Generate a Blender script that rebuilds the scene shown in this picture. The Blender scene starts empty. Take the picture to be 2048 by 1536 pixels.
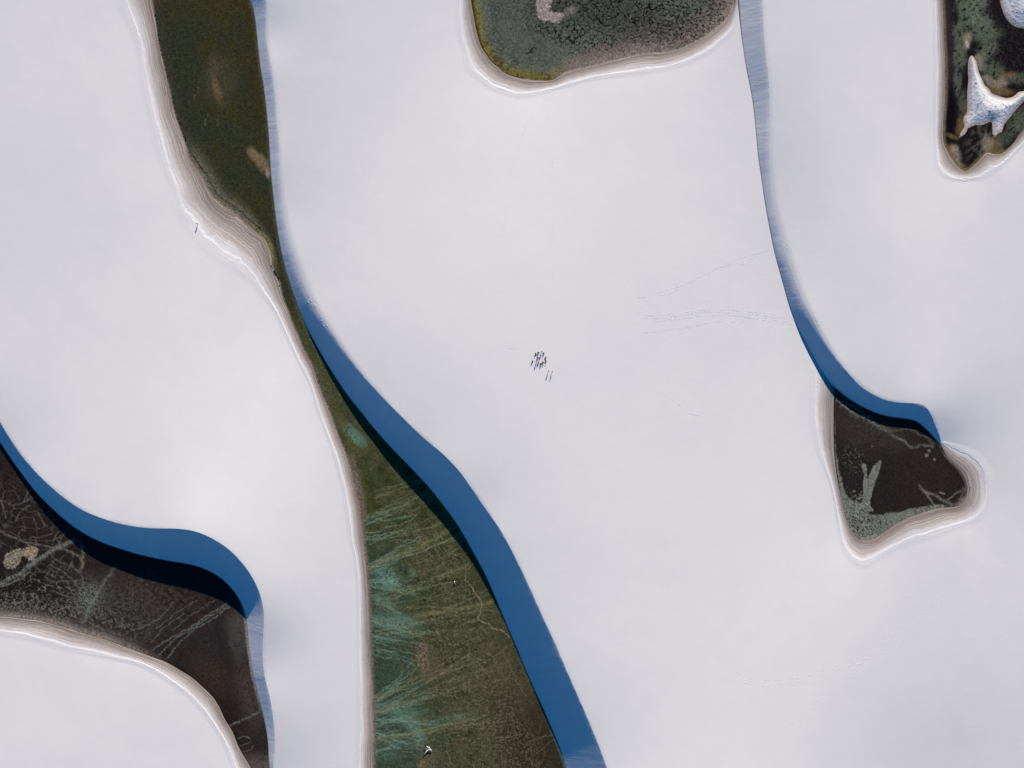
import bpy, bmesh, math, random
import numpy as np
from mathutils import Vector
from mathutils.geometry import delaunay_2d_cdt

# ------------------------------------------------------------------ camera, sky, sun, exposure
S = 0.22                      # metres per plan unit; the plan has its origin under the camera, y pointing down the picture
CX, CY = 1024.0, 768.0        # plan coordinates of the point under the camera
HC = 1365.0                   # camera height in plan units (about 300 m)
scn = bpy.context.scene
cam_d = bpy.data.cameras.new("camera")
cam = bpy.data.objects.new("camera", cam_d)
scn.collection.objects.link(cam)
cam.location = (0, 0, HC * S)
cam.rotation_euler = (0, 0, 0)
cam_d.sensor_width = 36.0
cam_d.lens = 36.0 * HC / 2048.0
cam_d.clip_start, cam_d.clip_end = 1.0, 20000.0
scn.camera = cam

SUN_EL = math.radians(20.8)
SUN_H = np.array([0.255, 0.967]); SUN_H /= np.linalg.norm(SUN_H)      # horizontal direction towards the sun (x, y up)
world = bpy.data.worlds.new("World"); scn.world = world
world.use_nodes = True
wn = world.node_tree; wn.nodes.clear()
sky = wn.nodes.new("ShaderNodeTexSky"); sky.sky_type = 'NISHITA'; sky.sun_disc = False
sky.sun_elevation = SUN_EL; sky.sun_rotation = math.atan2(SUN_H[0], SUN_H[1])
sky.altitude = 100; sky.air_density = 1.0; sky.dust_density = 0.0; sky.ozone_density = 6.0
hs = wn.nodes.new("ShaderNodeHueSaturation"); hs.inputs['Saturation'].default_value = 1.25
bg = wn.nodes.new("ShaderNodeBackground"); bg.inputs['Strength'].default_value = 0.068
wo = wn.nodes.new("ShaderNodeOutputWorld")
wn.links.new(sky.outputs[0], hs.inputs['Color']); wn.links.new(hs.outputs[0], bg.inputs[0]); wn.links.new(bg.outputs[0], wo.inputs[0])
sd = bpy.data.lights.new("sun", 'SUN'); sd.energy = 4.6; sd.angle = math.radians(0.5); sd.color = (1.0, 0.905, 0.755)
sun = bpy.data.objects.new("sun", sd); scn.collection.objects.link(sun)
sv = Vector((SUN_H[0]*math.cos(SUN_EL), SUN_H[1]*math.cos(SUN_EL), math.sin(SUN_EL)))
sun.rotation_euler = (-sv).to_track_quat('-Z', 'Y').to_euler()
sun.location = sv * 500
scn.view_settings.view_transform = 'Standard'; scn.view_settings.look = 'None'
scn.view_settings.gamma = 1.0; scn.view_settings.use_curve_mapping = False
scn.view_settings.exposure = 0.90
scn.cycles.max_bounces = 6; scn.cycles.diffuse_bounces = 4

# ------------------------------------------------------------------ helpers
rng = np.random.default_rng(7); random.seed(7)
COL = scn.collection
def lin(c):
    c = np.asarray(c, float) / 255.0
    return np.where(c <= 0.04045, c / 12.92, ((c + 0.055) / 1.055) ** 2.4)
def alb(c):                                   # surface colour that shows as this picture colour in this daylight
    return lin(c) / 1.12
def A4(c):
    return (*[float(v) for v in alb(c)], 1.0)
def sm(a, b, x):
    t = np.clip((x - a) / (b - a), 0, 1); return t * t * (3 - 2 * t)
def mix(a, b, t):
    if np.ndim(a) > 1 or np.ndim(t) > 0:
        t = np.asarray(t)[..., None]
    return a * (1 - t) + b * t
_perm = [np.concatenate([p, p]) for p in [rng.permutation(512) for _ in range(6)]]
def perlin(x, y, seed=0):
    P = _perm[seed % 6]; off = 17.31 * seed
    x = x + off; y = y + off * 1.7
    xi = np.floor(x).astype(int); yi = np.floor(y).astype(int)
    xf = x - xi; yf = y - yi
    u = xf**3*(xf*(xf*6-15)+10); v = yf**3*(yf*(yf*6-15)+10)
    def g(ix, iy, dx, dy):
        h = P[P[ix & 511] + (iy & 511)] * (2*np.pi/512)
        return np.cos(h)*dx + np.sin(h)*dy
    a = g(xi, yi, xf, yf); b = g(xi+1, yi, xf-1, yf); c = g(xi, yi+1, xf, yf-1); d = g(xi+1, yi+1, xf-1, yf-1)
    return ((a*(1-u)+b*u)*(1-v) + (c*(1-u)+d*u)*v) * 1.5
def fbm(x, y, seed=0, o=4):
    r = 0; a = 0.5
    for i in range(o):
        r = r + a*perlin(x, y, seed+i); x = x*2.03; y = y*2.03; a *= 0.55
    return r
def worley(x, y, seed=0):
    P = _perm[seed % 6]
    xi = np.floor(x).astype(int); yi = np.floor(y).astype(int)
    f1 = np.full(x.shape, 9.0); f2 = np.full(x.shape, 9.0)
    for dx in (-1, 0, 1):
        for dy in (-1, 0, 1):
            a = P[P[(xi+dx) & 511] + ((yi+dy) & 511)]
            px = xi+dx+a/512.0; py = yi+dy+P[a]/512.0
            d = np.hypot(px-x, py-y)
            f2 = np.where(d < f1, f1, np.minimum(f2, d)); f1 = np.minimum(f1, d)
    return f1, f2
def resample(P, step=3.0, closed=False, sig=0.0):
    P = np.asarray(P, float)
    n = len(P)
    out = []
    idx = range(n if closed else n-1)
    for i in idx:
        if closed:
            p0, p1, p2, p3 = P[(i-1) % n], P[i], P[(i+1) % n], P[(i+2) % n]
        else:
            p0, p1, p2, p3 = P[max(i-1, 0)], P[i], P[i+1], P[min(i+2, n-1)]
        m = max(2, int(np.hypot(*(p2-p1)) / 1.0))
        t = np.linspace(0, 1, m, endpoint=False)[:, None]
        m1 = (p2-p0)*0.5; m2 = (p3-p1)*0.5
        L = np.hypot(*(p2-p1)); 
        for mm in (m1, m2):
            l = np.hypot(*mm)
            if l > L: mm *= L/l
        out.append((2*t**3-3*t**2+1)*p1+(t**3-2*t**2+t)*m1+(-2*t**3+3*t**2)*p2+(t**3-t**2)*m2)
    Q = np.vstack(out + ([] if closed else [P[-1:]]))
    if closed: Q = np.vstack([Q, Q[:1]])
    s = np.concatenate([[0], np.cumsum(np.hypot(*np.diff(Q, axis=0).T))])
    N = max(4, int(s[-1]/step)); ss = np.linspace(0, s[-1], N+1)
    R = np.c_[np.interp(ss, s, Q[:, 0]), np.interp(ss, s, Q[:, 1])]
    if sig > 0: R = gsm(R, sig/step, closed)
    return R[:-1] if closed else R
def gsm(R, sg, closed=False):
    k = int(3*sg)+1; w = np.exp(-0.5*(np.arange(-k, k+1)/sg)**2); w /= w.sum()
    R = np.asarray(R, float); one = R.ndim == 1
    if one: R = R[:, None]
    if closed: E_ = np.vstack([R[-k-1:-1], R, R[1:k+1]])
    else: E_ = np.vstack([2*R[:1]-R[k:0:-1], R, 2*R[-1:]-R[-2:-k-2:-1]])
    o = np.stack([np.convolve(E_[:, j], w, 'valid') for j in range(R.shape[1])], 1)
    if not closed: o[0] = R[0]; o[-1] = R[-1]
    return o[:, 0] if one else o
def _near(x, A, B):
    AB = B-A; l2 = (AB**2).sum(1)+1e-12
    t = ((x[:, None, 0]-A[:, 0])*AB[:, 0]+(x[:, None, 1]-A[:, 1])*AB[:, 1])/l2
    np.clip(t, 0, 1, out=t)
    d = (x[:, None, 0]-A[:, 0]-t*AB[:, 0])**2+(x[:, None, 1]-A[:, 1]-t*AB[:, 1])**2
    j = d.argmin(1); r = np.arange(len(x))
    return np.sqrt(d[r, j]), j, t[r, j]
def near(X, L, closed=False, tile=50.0):
    """distance from points X to polyline L, with fractional index of the nearest point (tiled, so that each point tests few segments)"""
    X = np.asarray(X, float)
    A = L if closed else L[:-1]; B = np.vstack([L[1:], L[:1]]) if closed else L[1:]
    D = np.full(len(X), 1e9); I = np.zeros(len(X))
    if not len(X): return D, I
    half = np.hypot(*(B-A).T)*0.5; mid = (A+B)*0.5
    q = np.floor(X/tile).astype(int); key = (q[:, 0]+5000)*20000+(q[:, 1]+5000)
    o = np.argsort(key, kind='stable'); ks = key[o]; cut = np.flatnonzero(np.diff(ks))+1
    for g_ in np.split(o, cut):
        c = (q[g_[0]]+0.5)*tile; dm = np.hypot(*(mid-c).T)
        sel = np.flatnonzero(dm-half <= (dm+half).min()+tile*1.45)
        for k in range(0, len(g_), 20000):
            gg = g_[k:k+20000]; d, j, t = _near(X[gg], A[sel], B[sel]); D[gg] = d; I[gg] = sel[j]+t
    return D, I
def inside(X, P):
    X = np.asarray(X, float); r = np.zeros(len(X), bool)
    o = np.argsort(X[:, 1], kind='stable'); x, y = X[o, 0], X[o, 1]; c = np.zeros(len(X), bool)
    n = len(P)
    for i in range(n):
        x1, y1 = P[i]; x2, y2 = P[(i+1) % n]
        if y1 == y2: continue
        a, b = np.searchsorted(y, [min(y1, y2), max(y1, y2)])
        if b > a: c[a:b] ^= x[a:b] < (x2-x1)*(y[a:b]-y1)/(y2-y1)+x1
    r[o] = c; return r
def unproj(P, h):
    P = np.asarray(P, float); h = np.asarray(h, float)
    if h.ndim: h = h[:, None]
    return np.array([CX, CY]) + (P-np.array([CX, CY]))*(1-h/HC)
def W(x, y, z):                              # plan units -> world metres
    return np.c_[(np.asarray(x)-CX)*S, (CY-np.asarray(y))*S, np.asarray(z)*S*np.ones_like(np.asarray(x, float))]
class Surface:
    """cubic B-spline height surface fitted to levelled points, smooth, and with a wanted slope towards the sun"""
    def __init__(s, X, Z, box, slope, cell=16.0, wc=25.0, al=6.0, be=1.2, it=700):
        s.x0, s.y0, x1, y1 = box; s.cell = cell
        s.nx = int((x1-s.x0)/cell)+4; s.ny = int((y1-s.y0)/cell)+4
        I, Wt = s.taps(X); n = s.nx*s.ny
        gx, gy = np.meshgrid(s.x0+(np.arange(s.nx)-1)*cell, s.y0+(np.arange(s.ny)-1)*cell)
        g_, wg = slope(np.c_[gx.ravel(), gy.ravel()]); g_ = g_.reshape(s.ny, s.nx)*cell; wg = wg.reshape(s.ny, s.nx)*be
        sx, sy = SUN_H[0], -SUN_H[1]                      # towards the sun, in plan axes
        def D(c):
            o = np.zeros_like(c); o[1:-1, 1:-1] = sx*(c[1:-1, 2:]-c[1:-1, :-2])/2+sy*(c[2:, 1:-1]-c[:-2, 1:-1])/2; return o
        def DT(r):
            o = np.zeros_like(r); q = r[1:-1, 1:-1]
            o[1:-1, 2:] += sx*q/2; o[1:-1, :-2] -= sx*q/2; o[2:, 1:-1] += sy*q/2; o[:-2, 1:-1] -= sy*q/2; return o
        def Q(c):                                          # bending energy
            o = np.zeros_like(c)
            a = c[:, 2:]-2*c[:, 1:-1]+c[:, :-2]; o[:, 2:] += a; o[:, 1:-1] -= 2*a; o[:, :-2] += a
            a = c[2:]-2*c[1:-1]+c[:-2]; o[2:] += a; o[1:-1] -= 2*a; o[:-2] += a
            a = c[1:, 1:]-c[1:, :-1]-c[:-1, 1:]+c[:-1, :-1]; a = 2*a
            o[1:, 1:] += a; o[1:, :-1] -= a; o[:-1, 1:] -= a; o[:-1, :-1] += a
            return o
        def AT(r):
            o = np.zeros(n); np.add.at(o, I.ravel(), (Wt*r[:, None]).ravel()); return o.reshape(s.ny, s.nx)
        def M(c):
            return wc*AT((c.ravel()[I]*Wt).sum(1))+al*Q(c)+DT(wg*D(c))+1e-4*c
        b_ = wc*AT(Z)+DT(wg*g_)
        c = np.full((s.ny, s.nx), float(np.mean(Z))); r = b_-M(c); p = r.copy(); rs = (r*r).sum()
        for _ in range(it):
            Mp = M(p); a = rs/((p*Mp).sum()+1e-30); c += a*p; r -= a*Mp; rn = (r*r).sum()
            if rn < 1e-6: break
            p = r+(rn/rs)*p; rs = rn
        s.c = c.ravel()
    def taps(s, X):
        u = (X[:, 0]-s.x0)/s.cell+1; v = (X[:, 1]-s.y0)/s.cell+1
        u = np.clip(u, 1, s.nx-2.001); v = np.clip(v, 1, s.ny-2.001)
        i = np.floor(u).astype(int); j = np.floor(v).astype(int); f = u-i; h = v-j
        def B(t): return np.stack([(1-t)**3/6, (3*t**3-6*t**2+4)/6, (-3*t**3+3*t**2+3*t+1)/6, t**3/6], 1)
        bx, by = B(f), B(h)
        I = ((j[:, None]-1+np.arange(4))[:, :, None]*s.nx+(i[:, None]-1+np.arange(4))[:, None, :]).reshape(len(X), 16)
        return I, (by[:, :, None]*bx[:, None, :]).reshape(len(X), 16)
    def __call__(s, X):
        I, w = s.taps(np.asarray(X, float)); return (s.c[I]*w).sum(1)
def mesh_obj(name, V, F, mat, parent=None, attrs=None, smooth=True):
    me = bpy.data.meshes.new(name)
    V = np.asarray(V, np.float32)
    if isinstance(F, np.ndarray):
        k = F.shape[1]
        me.vertices.add(len(V)); me.vertices.foreach_set('co', V.ravel())
        me.loops.add(F.size); me.loops.foreach_set('vertex_index', F.ravel().astype(np.int32))
        me.polygons.add(len(F)); me.polygons.foreach_set('loop_start', np.arange(0, F.size, k, dtype=np.int32))
        me.update(calc_edges=True)
    else:
        me.from_pydata([tuple(v) for v in V.tolist()], [], F); me.update()
    me.validate()
    if smooth: me.polygons.foreach_set('use_smooth', np.ones(len(me.polygons), bool))
    for k, a in (attrs or {}).items():
        a = np.asarray(a, np.float32)
        if a.ndim == 1:
            me.attributes.new(k, 'FLOAT', 'POINT').data.foreach_set('value', a)
        else:
            me.attributes.new(k, 'FLOAT_COLOR', 'POINT').data.foreach_set('color', np.c_[a, np.ones(len(a))].astype(np.float32).ravel())
    for m_ in (mat if isinstance(mat, (list, tuple)) else [mat]): me.materials.append(m_)
    o = bpy.data.objects.new(name, me); COL.objects.link(o)
    if parent: o.parent = parent
    return o
def tag(o, label=None, cat=None, group=None, kind=None):
    for k, v in (('label', label), ('category', cat), ('group', group), ('kind', kind)):
        if v: o[k] = v
    return o

# ------------------------------------------------------------------ materials
class NT:
    def __init__(s, name):
        s.m = bpy.data.materials.new(name); s.m.use_nodes = True
        s.t = s.m.node_tree; s.t.nodes.clear()
        s.b = s.n('ShaderNodeBsdfPrincipled'); s.o = s.n('ShaderNodeOutputMaterial')
        s.l(s.b.outputs[0], s.o.inputs[0])
        s.b.inputs['Roughness'].default_value = 1.0
        s.b.inputs['Specular IOR Level'].default_value = 0.0
    def n(s, t, **kw):
        x = s.t.nodes.new(t)
        for k, v in kw.items(): setattr(x, k, v)
        return x
    def l(s, a, b): s.t.links.new(a, b)
    def put(s, sock, v):
        if hasattr(v, 'is_output') or hasattr(v, 'links'): s.l(v, sock)
        else: sock.default_value = v
    def math(s, op, a, b=0.0, c=0.0, clamp=False):
        x = s.n('ShaderNodeMath', operation=op, use_clamp=clamp)
        for i, v in enumerate((a, b, c)): s.put(x.inputs[i], v)
        return x.outputs[0]
    def attr(s, name): return s.n('ShaderNodeAttribute', attribute_name=name)
    def xyz(s, x, y, z=0.0):
        c = s.n('ShaderNodeCombineXYZ')
        for i, v in enumerate((x, y, z)): s.put(c.inputs[i], v)
        return c.outputs[0]
    def noise(s, vec, scale=1.0, detail=3.0, rough=0.55):
        x = s.n('ShaderNodeTexNoise'); s.l(vec, x.inputs['Vector'])
        x.inputs['Scale'].default_value = scale; x.inputs['Detail'].default_value = detail; x.inputs['Roughness'].default_value = rough
        return x.outputs[0]
    def ramp(s, v, a, b, lo=0.0, hi=1.0):
        x = s.n('ShaderNodeMapRange', interpolation_type='SMOOTHSTEP')
        s.put(x.inputs[0], v); x.inputs[1].default_value = a; x.inputs[2].default_value = b; x.inputs[3].default_value = lo; x.inputs[4].default_value = hi
        return x.outputs[0]
    def mixc(s, f, a, b, mode='MIX'):
        x = s.n('ShaderNodeMix', data_type='RGBA', blend_type=mode)
        s.put(x.inputs[0], f); s.put(x.inputs[6], a); s.put(x.inputs[7], b)
        return x.outputs[2]
    def pos(s): return s.n('ShaderNodeNewGeometry').outputs['Position']
    def bump(s, h, dist, strength=1.0):
        b = s.n('ShaderNodeBump'); b.inputs['Distance'].default_value = dist; b.inputs['Strength'].default_value = strength
        s.l(h, b.inputs['Height']); s.l(b.outputs[0], s.b.inputs['Normal'])
SAND = (219, 216, 218)
def sand_material():
    m = NT('white_quartz_sand')
    t = m.attr('beach').outputs['Fac']; al = m.attr('along').outputs['Fac']; sh = m.attr('shore').outputs['Fac']
    p = m.pos()
    def M(a, b): return m.math('MULTIPLY', a, b)
    def C(a): return m.math('SUBTRACT', a, 0.5)
    big = m.noise(p, 0.012, 4.0)
    mid = m.noise(p, 0.10, 4.0, 0.6)
    fine = m.noise(p, 1.6, 4.0, 0.65)
    wob = m.noise(m.xyz(M(al, 0.012), M(sh, 0.01)), 1.0, 4.0)
    wob2 = m.noise(m.xyz(M(al, 0.07), M(sh, 0.03), 5.0), 1.0, 4.0, 0.65)
    tw = m.math('ADD', t, m.math('ADD', M(C(wob), 0.34), M(C(wob2), 0.16)))
    str1 = m.noise(m.xyz(M(al, 0.005), M(tw, 26.0)), 1.0, 3.0, 0.7)
    str2 = m.noise(m.xyz(M(al, 0.015), M(tw, 6.0)), 1.0, 3.0, 0.6)
    gap = m.noise(m.xyz(M(al, 0.03), M(tw, 1.5), 9.0), 1.0, 3.0)
    base = m.mixc(m.ramp(big, 0.3, 0.7), A4((217, 213, 212)), A4((222, 217, 215)))
    base = m.mixc(m.ramp(mid, 0.35, 0.7, 0.0, 0.12), base, A4((204, 201, 203)))
    base = m.mixc(m.ramp(fine, 0.35, 0.75, 0.0, 0.10), base, A4((190, 186, 186)))
    wet = m.ramp(m.math('ADD', tw, M(C(str2), 0.6)), 1.06, 0.25)
    bc = m.mixc(m.ramp(tw, 0.0, 0.95), A4((128, 115, 106)), A4((206, 195, 189)))
    bc = m.mixc(m.ramp(str1, 0.52, 0.62, 0.0, 0.45), bc, A4((222, 213, 207)))
    bc = m.mixc(m.ramp(str1, 0.46, 0.36, 0.0, 0.40), bc, A4((124, 110, 102)))
    bc = m.mixc(m.ramp(fine, 0.52, 0.8, 0.0, 0.35), bc, A4((120, 108, 100)))
    c = m.mixc(m.ramp(wet, 0.0, 0.5), base, bc)
    line = M(m.ramp(tw, 0.93, 0.99), m.ramp(tw, 1.07, 1.0))
    line = M(line, m.ramp(gap, 0.36, 0.55))
    c = m.mixc(M(line, 0.6), c, A4((240, 235, 232)))
    m.l(c, m.b.inputs['Base Color'])
    zone = M(m.ramp(t, 1.5, 1.03), m.ramp(t, -0.02, 0.1))
    ledge = m.ramp(tw, 0.90, 1.0)
    h = m.math('ADD', M(m.math('ADD', str1, str2), zone), M(ledge, 0.6))
    h = m.math('ADD', M(h, 0.6), M(fine, 0.06))
    h = m.math('ADD', h, M(m.noise(p, 0.25, 3.0), 0.14))
    m.bump(h, 0.20)
    return m.m
def slip_material():
    m = NT('slip_face_sand')
    d = m.attr('slip_d').outputs['Fac']; s_ = m.attr('slip_s').outputs['Fac']
    p = m.pos()
    sk = m.math('ADD', s_, m.math('MULTIPLY', d, -0.12))
    a = m.noise(m.xyz(m.math('MULTIPLY', sk, 0.15), m.math('MULTIPLY', d, 0.045)), 1.0, 5.0, 0.72)
    b = m.noise(m.xyz(m.math('MULTIPLY', sk, 0.05), m.math('MULTIPLY', d, 0.015), 3.0), 1.0, 3.0, 0.6)
    c = m.mixc(m.ramp(b, 0.3, 0.7), A4((215, 211, 212)), A4((222, 217, 215)))
    foot = m.ramp(d, 2.6, 0.8)
    c = m.mixc(foot, c, A4((176, 170, 166)))
    m.l(c, m.b.inputs['Base Color'])
    gate = m.ramp(m.noise(m.xyz(m.math('MULTIPLY', s_, 0.012), 0.5), 1.0, 3.0), 0.35, 0.62, 0.08, 1.0)
    h = m.math('MULTIPLY', m.math('ADD', m.math('MULTIPLY', a, 0.6), m.math('MULTIPLY', b, 0.5)), gate)
    m.bump(h, 0.20)
    return m.m
def bed_material():
    m = NT('algae_crusted_lagoon_bed')
    c = m.attr('col').outputs['Color']; p = m.pos()
    n1 = m.noise(p, 2.2, 4.0, 0.7); n2 = m.noise(p, 0.5, 3.0)
    k = m.math('ADD', m.ramp(n1, 0.25, 0.75, 0.80, 1.2), m.math('MULTIPLY', m.math('SUBTRACT', n2, 0.5), 0.15))
    c = m.mixc(1.0, c, m.xyz(k, k, k), 'MULTIPLY')
    m.l(c, m.b.inputs['Base Color'])
    m.bump(n1, 0.06)
    return m.m
def plain(name, col, rough=0.8, var=0.2, scale=3.0):
    m = NT(name); n_ = m.noise(m.pos(), scale, 4.0)
    a = np.array(col); 
    m.l(m.mixc(m.ramp(n_, 0.3, 0.7), (*(a*(1-var)), 1), (*np.minimum(a*(1+var), 1), 1)), m.b.inputs['Base Color'])
    m.b.inputs['Roughness'].default_value = rough; m.b.inputs['Specular IOR Level'].default_value = 0.2
    return m.m
M_SAND = sand_material(); M_SLIP = slip_material(); M_BED = bed_material()

# ------------------------------------------------------------------ plan of the place (traced outlines, plan units)
shoreA = [(285,-400),(290,-200),(300,-60),(304.5,0),(308,23),(312,51),(318,90),(326,125),(334,158),(341.5,191),(347.5,221),(357,250),(369.5,284),(378,313),(391,337),(405,356),(417,380),(428,397),(448,413),(467.5,424.5),(491,446),(514,465.5),(532,481),(543,510),(544,530),(553,551),(559,567),(564,593),(575,620),(584,645.5),(596,673),(609,704),(623,729.5),(633,761),(644.5,792),(655,815),(664.5,840),(676,872),(692,911),(705.5,962),(715,1005),(721,1044),(727,1097),(732,1142),(735,1185),(737.5,1236),(739,1294),(740.5,1334),(743.5,1392),(745,1431),(746,1470),(745,1500),(745,1529),(748,1600),(754,1750),(770,1960)]
scarpA = [(215,-400),(230,-150),(245,-40),(255,8),(283,82),(298.6,176),(318,260),(333,313),(358,378),(370,415),(389,440),(420.6,481),(448,501),(485,530),(514,559),(531,585),(549,612),(576,669),(598,716),(617,753),(629,784),(645,825),(664.5,874)]
scarpA = scarpA[:-2] + [(641,825),(660,874),(676,921),(692,985),(707,1089),(713,1110),(719,1177),(720,1250),(721,1334),(722,1451),(720,1529),(722,1650),(730,1960)]
foot1 = [(400,-400),(420,-250),(455,-120),(482,-45),(494,-15),(500,0),(506.6,17.6),(511.5,49),(515.4,86),(521,137),(527,172),(533,221),(538,280),(540.7,329),(543.7,368),(547.6,401),(553.4,450),(561,495),(570,533),(580,567),(594,608),(609,645.5),(625,677),(644.5,712),(668,751),(699,796),(721,823),(744.5,853),(770,882),(795,909),(820.7,935),(844,960),(864,982),(883,1007),(901,1030),(924,1065),(944,1101),(964,1137),(979.6,1170),(997,1211),(1016,1256),(1036,1302),(1044.5,1324),(1066,1373),(1085.5,1416),(1105,1461),(1121,1500),(1132,1535),(1165,1640),(1215,1800),(1265,1960)]
crest1 = [(455,-400),(470,-250),(500,-120),(520,-50),(529,-15),(531,0),(533,19.5),(531,43),(530,64.5),(535,96),(542,127),(545,156),(548.6,185.5),(552.5,234),(557,280),(559,329),(561,378),(563,401),(569,446),(579,485),(592.5,530),(609,575),(625,606),(640.6,632),(660,661),(681.6,694),(707,727.5),(734,761),(766,796),(795,825),(824.6,854.7),(854,882),(883,905.5),(902.7,925),(922,946.5),(940,972),(960,1002),(981,1031.5),(1001,1060.5),(1020.6,1096),(1040,1135),(1059.7,1176),(1075,1211),(1093,1250),(1112,1291),(1134,1343),(1161.7,1406),(1181,1451),(1199,1496),(1214,1536),(1258,1640),(1320,1800),(1380,1960)]
footW = [(-250,-400),(-230,100),(-200,300),(-160,500),(-110,660),(-60,780),(-25,845),(0,884.5),(19.5,914),(43,947),(68,980),(97.7,1011),(133,1042.7),(166,1066),(205,1085.6),(252,1101.5),(289,1112),(338,1122),(382.8,1129.6),(416,1141),(445,1159),(469,1184),(484,1210),(492,1237),(495,1262),(498,1294),(501,1316),(506,1347),(513.7,1380.5),(523.4,1417.6),(531,1451),(536,1486),(537.5,1519),(539,1536),(546,1580),(562,1650),(600,1850),(620,1960)]
crestW = [(-232,-400),(-212,100),(-182,300),(-142,500),(-93,648),(-44,760),(-17,816),(0,845),(17.6,874.7),(43,912),(70,943),(101.6,974),(133,1000),(166,1021),(205,1037),(244,1048.5),(293,1056),(330,1057),(357,1057.7),(390.6,1063),(426,1078),(461,1102),(490,1133.5),(510,1165),(521.5,1194),(527,1221),(528,1245),(525.5,1284),(525,1318),(529,1353),(537,1384),(543,1412),(547,1447),(550,1480),(549,1505),(546,1529),(546,1540),(550,1580),(566,1650),(604,1850),(624,1960)]
shoreE = [(-400,1230),(-200,1225),(-60,1228),(0,1232),(39,1236),(78,1241.6),(117,1251),(166,1267),(205,1277),(244,1292),(283,1306),(312,1317),(330,1323),(359,1339.5),(386.7,1357),(406,1374.7),(424,1392),(437.5,1412),(451,1441),(465,1462.6),(474.6,1488),(486,1509.5),(498,1529),(510,1552),(530,1590),(552,1645),(592,1850),(612,1960)]
scarpE = [(-400,1262),(-100,1258),(0,1261),(49,1267),(97.7,1279),(156,1294),(234,1312),(296,1331),(347.7,1361),(383,1388),(410,1416),(431.6,1447),(451,1480),(470.7,1529),(490,1580),(515,1660),(555,1850),(575,1960)]
topL = [(942,0),(947,31),(952.7,60.5),(962.5,94),(974,111),(984,125),(999.6,137),(1005.5,144.5),(1037,156),(1072,160.5),(1105,160.5),(1119,152),(1134,144.5),(1173,135),(1222,123),(1284,108.5),(1329,105.5),(1368,96),(1405,76),(1434,55.7),(1456,35),(1467,12),(1470,0),(1468,-30),(1450,-110),(1390,-190),(1200,-230),(1040,-210),(960,-130),(940,-50)]
topLs = [(921.5,0),(921.5,39),(927,78),(935,103.5),(943,135),(958.6,148),(982,168),(1001.6,176),(1037,187),(1080,183),(1134,168),(1183,154),(1242,146),(1298,138),(1356,127),(1405,105.5),(1444,78),(1464,58),(1473,30),(1476,0),(1474,-40),(1458,-120),(1400,-210),(1200,-255),(1020,-235),(935,-140),(919,-50)]
foot2 = [(1450,-400),(1460,-250),(1468,-120),(1474,-40),(1477,0),(1480,39),(1483,74),(1488,109),(1493,140.6),(1499,170),(1503.7,195),(1508.6,234),(1513.5,286),(1516,313),(1521,346),(1526,381.6),(1533,426.5),(1540.6,465.5),(1548.4,504.6),(1558,540),(1568,576),(1578,612),(1590,645.5),(1605.5,677),(1621,706),(1637,735),(1653,758),(1669,775),(1697,797),(1727,815),(1757,828),(1786,834.7),(1811,837.7),(1831,841.6),(1850.5,857),(1868,875),(1881.7,893)]
crest2 = [(1500,-400),(1510,-250),(1518,-120),(1523,-40),(1525,0),(1526,29),(1528,68),(1532,109),(1537,156),(1539,195),(1539,254),(1538,287),(1538.7,315),(1540.6,354),(1544.5,393),(1552,436),(1562,475),(1572,508.5),(1584,542),(1595,575),(1609,606),(1627,639.6),(1644.5,675),(1666,708),(1691,739),(1719,770.5),(1748,790),(1777,802),(1810,806),(1840.7,806.8),(1852,813),(1862,828),(1870,849),(1878,867),(1882,881),(1882.5,890)]
rightNE = [(1881.7,893),(1893.4,914),(1909,929.5),(1921,943),(1930.5,960.7),(1933.5,974)]
rightS = [(1933.5,974),(1932.5,992),(1923,1007),(1913,1013),(1893,1015),(1874,1017),(1844.6,1025.5),(1815,1036),(1786,1052),(1764.5,1067.5),(1745,1079),(1721.6,1080),(1708,1073),(1698,1052),(1688,1024.5),(1680.5,989),(1673.7,954),(1669,919),(1667,884),(1667,837.7),(1667.5,800),(1669,775)]
rightSs = [(1971.6,968),(1969.6,997),(1960,1020.6),(1942,1036),(1903,1048),(1854,1063.6),(1815,1077),(1780,1093),(1747,1112),(1725,1122),(1704,1110.5),(1688,1087),(1678.6,1046),(1665,974),(1653,935),(1641,900),(1632,849),(1631,798.6),(1634,744)]
rightNEs = [(1887,886),(1909,895.6),(1932.5,907),(1952,921),(1965.7,940.5),(1971.6,968)]
cornerL = [(1884,0),(1886,30),(1887,58.6),(1888,88),(1890,117),(1890,159),(1890,198),(1887,232.5),(1885.6,262),(1886,279),(1890,294),(1896,304),(1905,320),(1914,332),(1922,339),(1930,343),(1941,336),(1953.5,325),(1962,316),(1969,307.6),(1977,304.7),(1984.7,308.6),(1998,309),(2008,303.7),(2024,289),(2035.5,274),(2048,258),(2085,205),(2140,110),(2170,0),(2150,-150),(2040,-220),(1920,-190),(1885,-90),(1882,-40)]
cornerLs = [(1870,0),(1871,60),(1872,130),(1872,200),(1871,260),(1873,300),(1876,331),(1888,347),(1903,354),(1926,356),(1958,352.5),(1980,341),(2004,326),(2024,306.6),(2048,282),(2105,210),(2165,110),(2195,0),(2170,-170),(2045,-245),(1905,-215),(1868,-100),(1868,-40)]
split = [(1933.5,974),(1955,985),(1985,1003),(2020,1040),(2060,1095),(2140,1160),(2500,1330)]
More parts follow.
